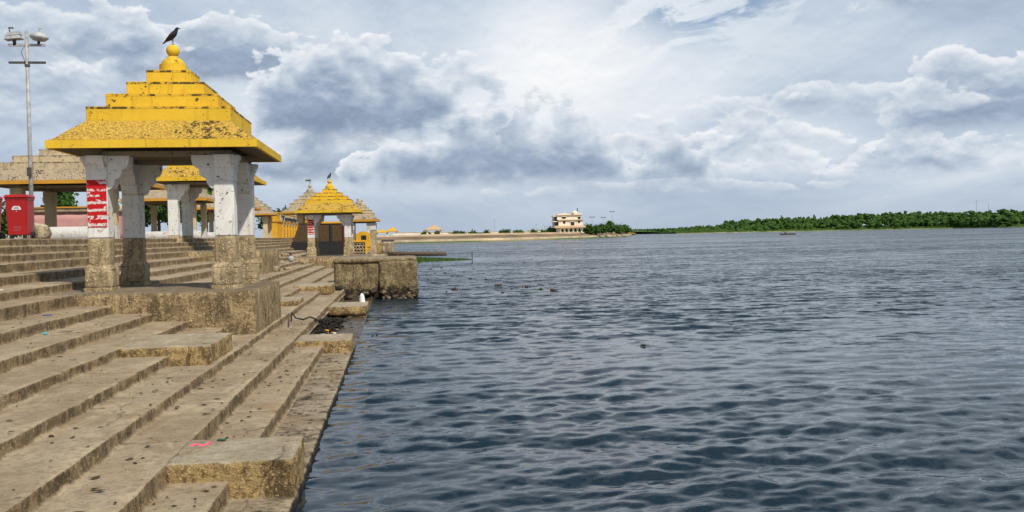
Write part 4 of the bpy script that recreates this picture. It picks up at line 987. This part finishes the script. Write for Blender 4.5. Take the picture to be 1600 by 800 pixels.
m = MB(); crown_clumps(m, (0, 0, .62), .55, .6, 60, .07, 5); raw_build(m, 'foliage', 'foliage', shb); MB().tube([(0, 0, -.1), (0, 0, .5)], .04, 6).build('stem', 'bark', shb)
far_t = [(920, 363, 610, 5.0, 2.4, 'dark conical tree next to the mansion'), (931, 363, 615, 4.2, 1.8, 'small round tree between the mansion and the tall spreading tree'), (940, 363, 620, 5.4, 2.3, 'dark pointed tree before the lamp masts'), (953, 362, 640, 7.0, 3.8, 'tall spreading tree, the highest on the far embankment'),
         (966, 362, 700, 5.2, 4, 'rounded tree just past the tallest embankment tree'), (976, 362, 760, 5.6, 5.5, 'low wide tree towards the tip of the embankment'), (862, 364, 620, 3.4, 2.6, 'low tree at the shaded side of the mansion')]
for k, (px, py, Y, h, rx, lb) in enumerate(far_t):
    p = atY(px, py, Y); tree((p.x, p.y, 3.4), h, rx, lb, 'trees on the far embankment', 60+k, n=70, leaf=.75, material='far_foliage', trunk=.05)
for k, px in enumerate((664, 668, 683, 712, 722, 760, 784, 792, 806, 812, 834, 850, 740)):
    p = atY(px, 366, 520+k*3); tree((p.x, p.y, 3.4), rs.uniform(1.4, 2.4), rs.uniform(1.0, 2.6), 'small dark shrub dotting the top of the far embankment', 'shrubs on the far embankment', 90+k, n=14, leaf=.6, name='shrub', material='far_foliage', trunk=.02)
for k, px in enumerate((632, 641, 655, 672, 692, 706, 732, 770, 795, 822, 845)):                   # low sheds and wall ends
    p = atY(px, 366, 560+7*k); w_ = rs.uniform(3, 8); h_ = rs.uniform(1.4, 2.6)
    t = empty('far_shed', (p.x, p.y, 3.3), 'low pale flat-roofed shed on the far embankment', 'shed', 'sheds on the far embankment')
    MB().quadbox(-w_, w_, 0, 6, 0, h_).build('wall', 'far_cream' if k % 2 else 'far_white', t); MB().quadbox(-w_*1.05, w_*1.05, -.3, 6.2, h_, h_+.25).build('roof', 'roof_tan', t)
def far_pav(px, py, Y, w, h, label, m1, m2):
    p = atY(px, py, Y); t = empty('far_pavilion', (p.x, p.y, 3.3), label, 'pavilion', 'pavilions on the far embankment')
    for sx in (-1, 1):
        for sy in (-1, 1): MB().quadbox(sx*w*.7-.35, sx*w*.7+.35, sy*w*.7-.35, sy*w*.7+.35, 0, h*.55).build('pillar', m2, t)
    MB().quadbox(-w, w, -w, w, h*.55, h*.64).build('eave', m1, t); MB().quadbox(-w*.85, w*.85, -w*.85, w*.85, h*.64, h*.98, (-w*.25, w*.25, -w*.25, w*.25)).build('roof', m1, t); MB().lathe([(w*.2, h*.98), (w*.12, h*1.06), (.1, h*1.14)], 8).build('finial', m1, t)
far_pav(678, 366, 470, 4.6, 4.8, 'tan hip-roofed pavilion on the far embankment', 'roof_tan', 'far_cream')
far_pav(613, 370, 440, 2.8, 3.9, 'small yellow pavilion, the one with the taller point, on the far embankment', 'yellow_old', 'far_white')
far_pav(597, 371, 430, 3.2, 3.0, 'small yellow pavilion, the low broad one, on the far embankment', 'yellow_old', 'far_white')
def mast(px, py0, py1, Y, label, head):
    p = atY(px, py0, Y); q = atY(px, py1, Y); h = q.z-3.4; t = empty('light_mast', (p.x, p.y, 3.4), label, 'mast', 'masts on the far shore')
    MB().tube([(0, 0, 0), (0, 0, h)], [.16, .10], 6).build('pole', 'metal_grey', t)
    if head: 
        for s in (-1, 1): MB().quadbox(s*.3, s*1.7, -.3, .3, h-.15, h+.35).build('lamp_head', 'metal_dark', t)
    else: MB().quadbox(-.25, .25, -.1, .1, h, h+.3).build('cap', 'metal_dark', t)
mast(925.5, 362, 339.5, 620, 'twin-headed lamp mast nearest the mansion', True); mast(943, 362, 340, 640, 'lamp mast between the pointed tree and the spreading tree', True)
mast(957, 362, 331, 650, 'tallest lamp mast, behind the spreading tree', True); mast(996, 362, 347, 900, 'bare mast at the tip of the far embankment', False); mast(838, 365, 351, 560, 'short lamp mast left of the mansion', False)
mast(773, 366, 344, 560, 'slim radio mast above the middle of the far embankment', False)

# ---------------------------------------------------------------- far wooded shore on the right
wl = [(940, 366.2), (1000, 365.6), (1060, 365.0), (1100, 364.3), (1200, 362.4), (1300, 360.4), (1400, 358.6), (1500, 356.8), (1600, 355.1), (1700, 353.2), (1850, 350.3)]
pts = []
for x, y in wl: p = atZ(x, y, 0); pts.append((p.x, p.y))
sh = []
for (a, b), (c, d) in zip(pts[:-1], pts[1:]):
    for t in range(14): q = t/14; sh.append((a+(c-a)*q, b+(d-b)*q+8*mn.noise(Vector((a+(c-a)*q, 0, 0))*.03)))
strip('far_shore_sand', sh, [(-4, -.4), (3, .5), (14, 1.3)], 'sand')
strip('far_shore_land', sh, [(12, 1.1), (30, 1.6)], 'land')
strip('wood_floor', sh, [(28, 1.5), (60, 2.2), (110, 3.5), (420, 8), (3500, 20)], 'far_foliage')
fm = MB(); q = random.Random(5)
ico = bmesh.new(); bmesh.ops.create_icosphere(ico, subdivisions=2, radius=1.0); IV = [v.co.copy() for v in ico.verts]; IF = [tuple(v.index for v in f.verts) for f in ico.faces]; ico.free()
def lump(m, c, rx, rz, s):
    b = len(m.v)
    for v in IV:
        d = 1+.38*mn.fractal(v*1.9+Vector((s, s*.7, 0)), .7, 2., 3); m.v.append((c[0]+v.x*rx*d, c[1]+v.y*rx*d, c[2]+v.z*rz*d))
    m.f += [tuple(b+i for i in f) for f in IF]
def shore_at(t):
    k = min(len(sh)-2, int(t*(len(sh)-1))); u = t*(len(sh)-1)-k; return sh[k][0]*(1-u)+sh[k+1][0]*u, sh[k][1]*(1-u)+sh[k+1][1]*u
HP = [(940, 5), (1000, 8), (1080, 9.5), (1110, 10), (1170, 14), (1210, 21), (1300, 24), (1400, 26), (1480, 28), (1600, 28.5), (1850, 29)]     # crown line height in pixels above the water
def hpx(px): 
    for (a, b), (c, d) in zip(HP[:-1], HP[1:]):
        if a <= px <= c: return b+(d-b)*(px-a)/(c-a)
    return 26
crowns = 0
for k in range(2300):
    t = q.random(); x, y = shore_at(t); sb = 18+q.random()**1.2*200
    px = 940+ (1850-940)*0
    d = Vector((x, y, -ZC)); zc_ = d.dot(f_); px = 800+1500*d.dot(r_)/zc_
    if px > 1790: continue
    top = hpx(px)*zc_/1500*(1+sb/zc_*.4)*q.uniform(.80, 1.06)*(1+.16*mn.noise(Vector((x*.02, sb*.02, 4.)))); fr = min(1., .42+sb/120.*.58)
    top = max(4.5, top*fr)
    cr = q.choice((2.4, 3.2, 4.2, 5.5, 7.))*(.8 if px < 1150 else 1.)
    base = max(1.5, top-cr*2.1)
    for j in range(5):
        a = q.random()*6.28; rr = cr*.55*q.random()
        lump(fm, (x+rr*math.cos(a), y+sb+rr*math.sin(a), max(cr*.4, top-cr*q.uniform(.45, 2.0))), cr*q.uniform(.4, .62), cr*q.uniform(.36, .5), q.random()*90)
me = bpy.data.meshes.new('woodland'); me.from_pydata(fm.v, [], fm.f); me.materials.append(M['far_foliage']); tag(link('woodland', me), 'dense dark green wood along the far right shore', 'woodland', kind='stuff')
fg = MB()
for k in range(5200):
    t = q.random(); x, y = shore_at(t); sb = q.uniform(4, 24); w = q.uniform(.6, 1.8); h = q.uniform(.6, 2.6)*(1.4 if sb > 14 else .8)
    if mn.noise(Vector((x*.02, 3., 0))) < -.25 and sb < 14: continue
    i0 = len(fg.v); zz = .3+sb*.06; fg.v += [(x-w, y+sb, zz), (x+w, y+sb, zz), (x+w*.6, y+sb, zz+h*.8), (x-w*.5, y+sb, zz+h)]; fg.f.append((i0, i0+1, i0+2, i0+3))
tag(raw_build(fg, 'shore_grass', 'reed'), 'bright green reeds and grass on the far right shore', 'grass', kind='stuff')
def radio(px, y1, Y, label): 
    p = atY(px, 345, Y); z1 = atY(px, y1, Y).z; t = empty('radio_mast', (p.x, p.y, 8), label, 'mast', 'radio masts over the wood')
    MB().tube([(0, 0, 0), (0, 0, z1-8)], [.5, .3], 5).build('pole', 'metal_grey', t)
radio(1526, 312, 1700, 'tall thin radio mast above the far wood'); radio(1545, 318, 1720, 'shorter radio mast close to the tall thin one')
tip = MB(); q2 = random.Random(8)
p0 = atZ(962, 368, .5); p1 = atZ(994, 366.5, .5)
hd = MB(); 
for k in range(240):
    t = q2.random(); c = p0.lerp(p1, t); z = 2.2+1.6*math.sin(math.pi*min(1, t*1.1)); lump(hd, (c.x+q2.uniform(-4, 4), c.y+q2.uniform(15, 45), z*.6), 2.6, z*.7, q2.random()*50)
tag(raw_build(hd, 'dry_hedge', 'dry_hedge'), 'golden dry scrub at the tip of the far embankment', 'scrub', kind='stuff')
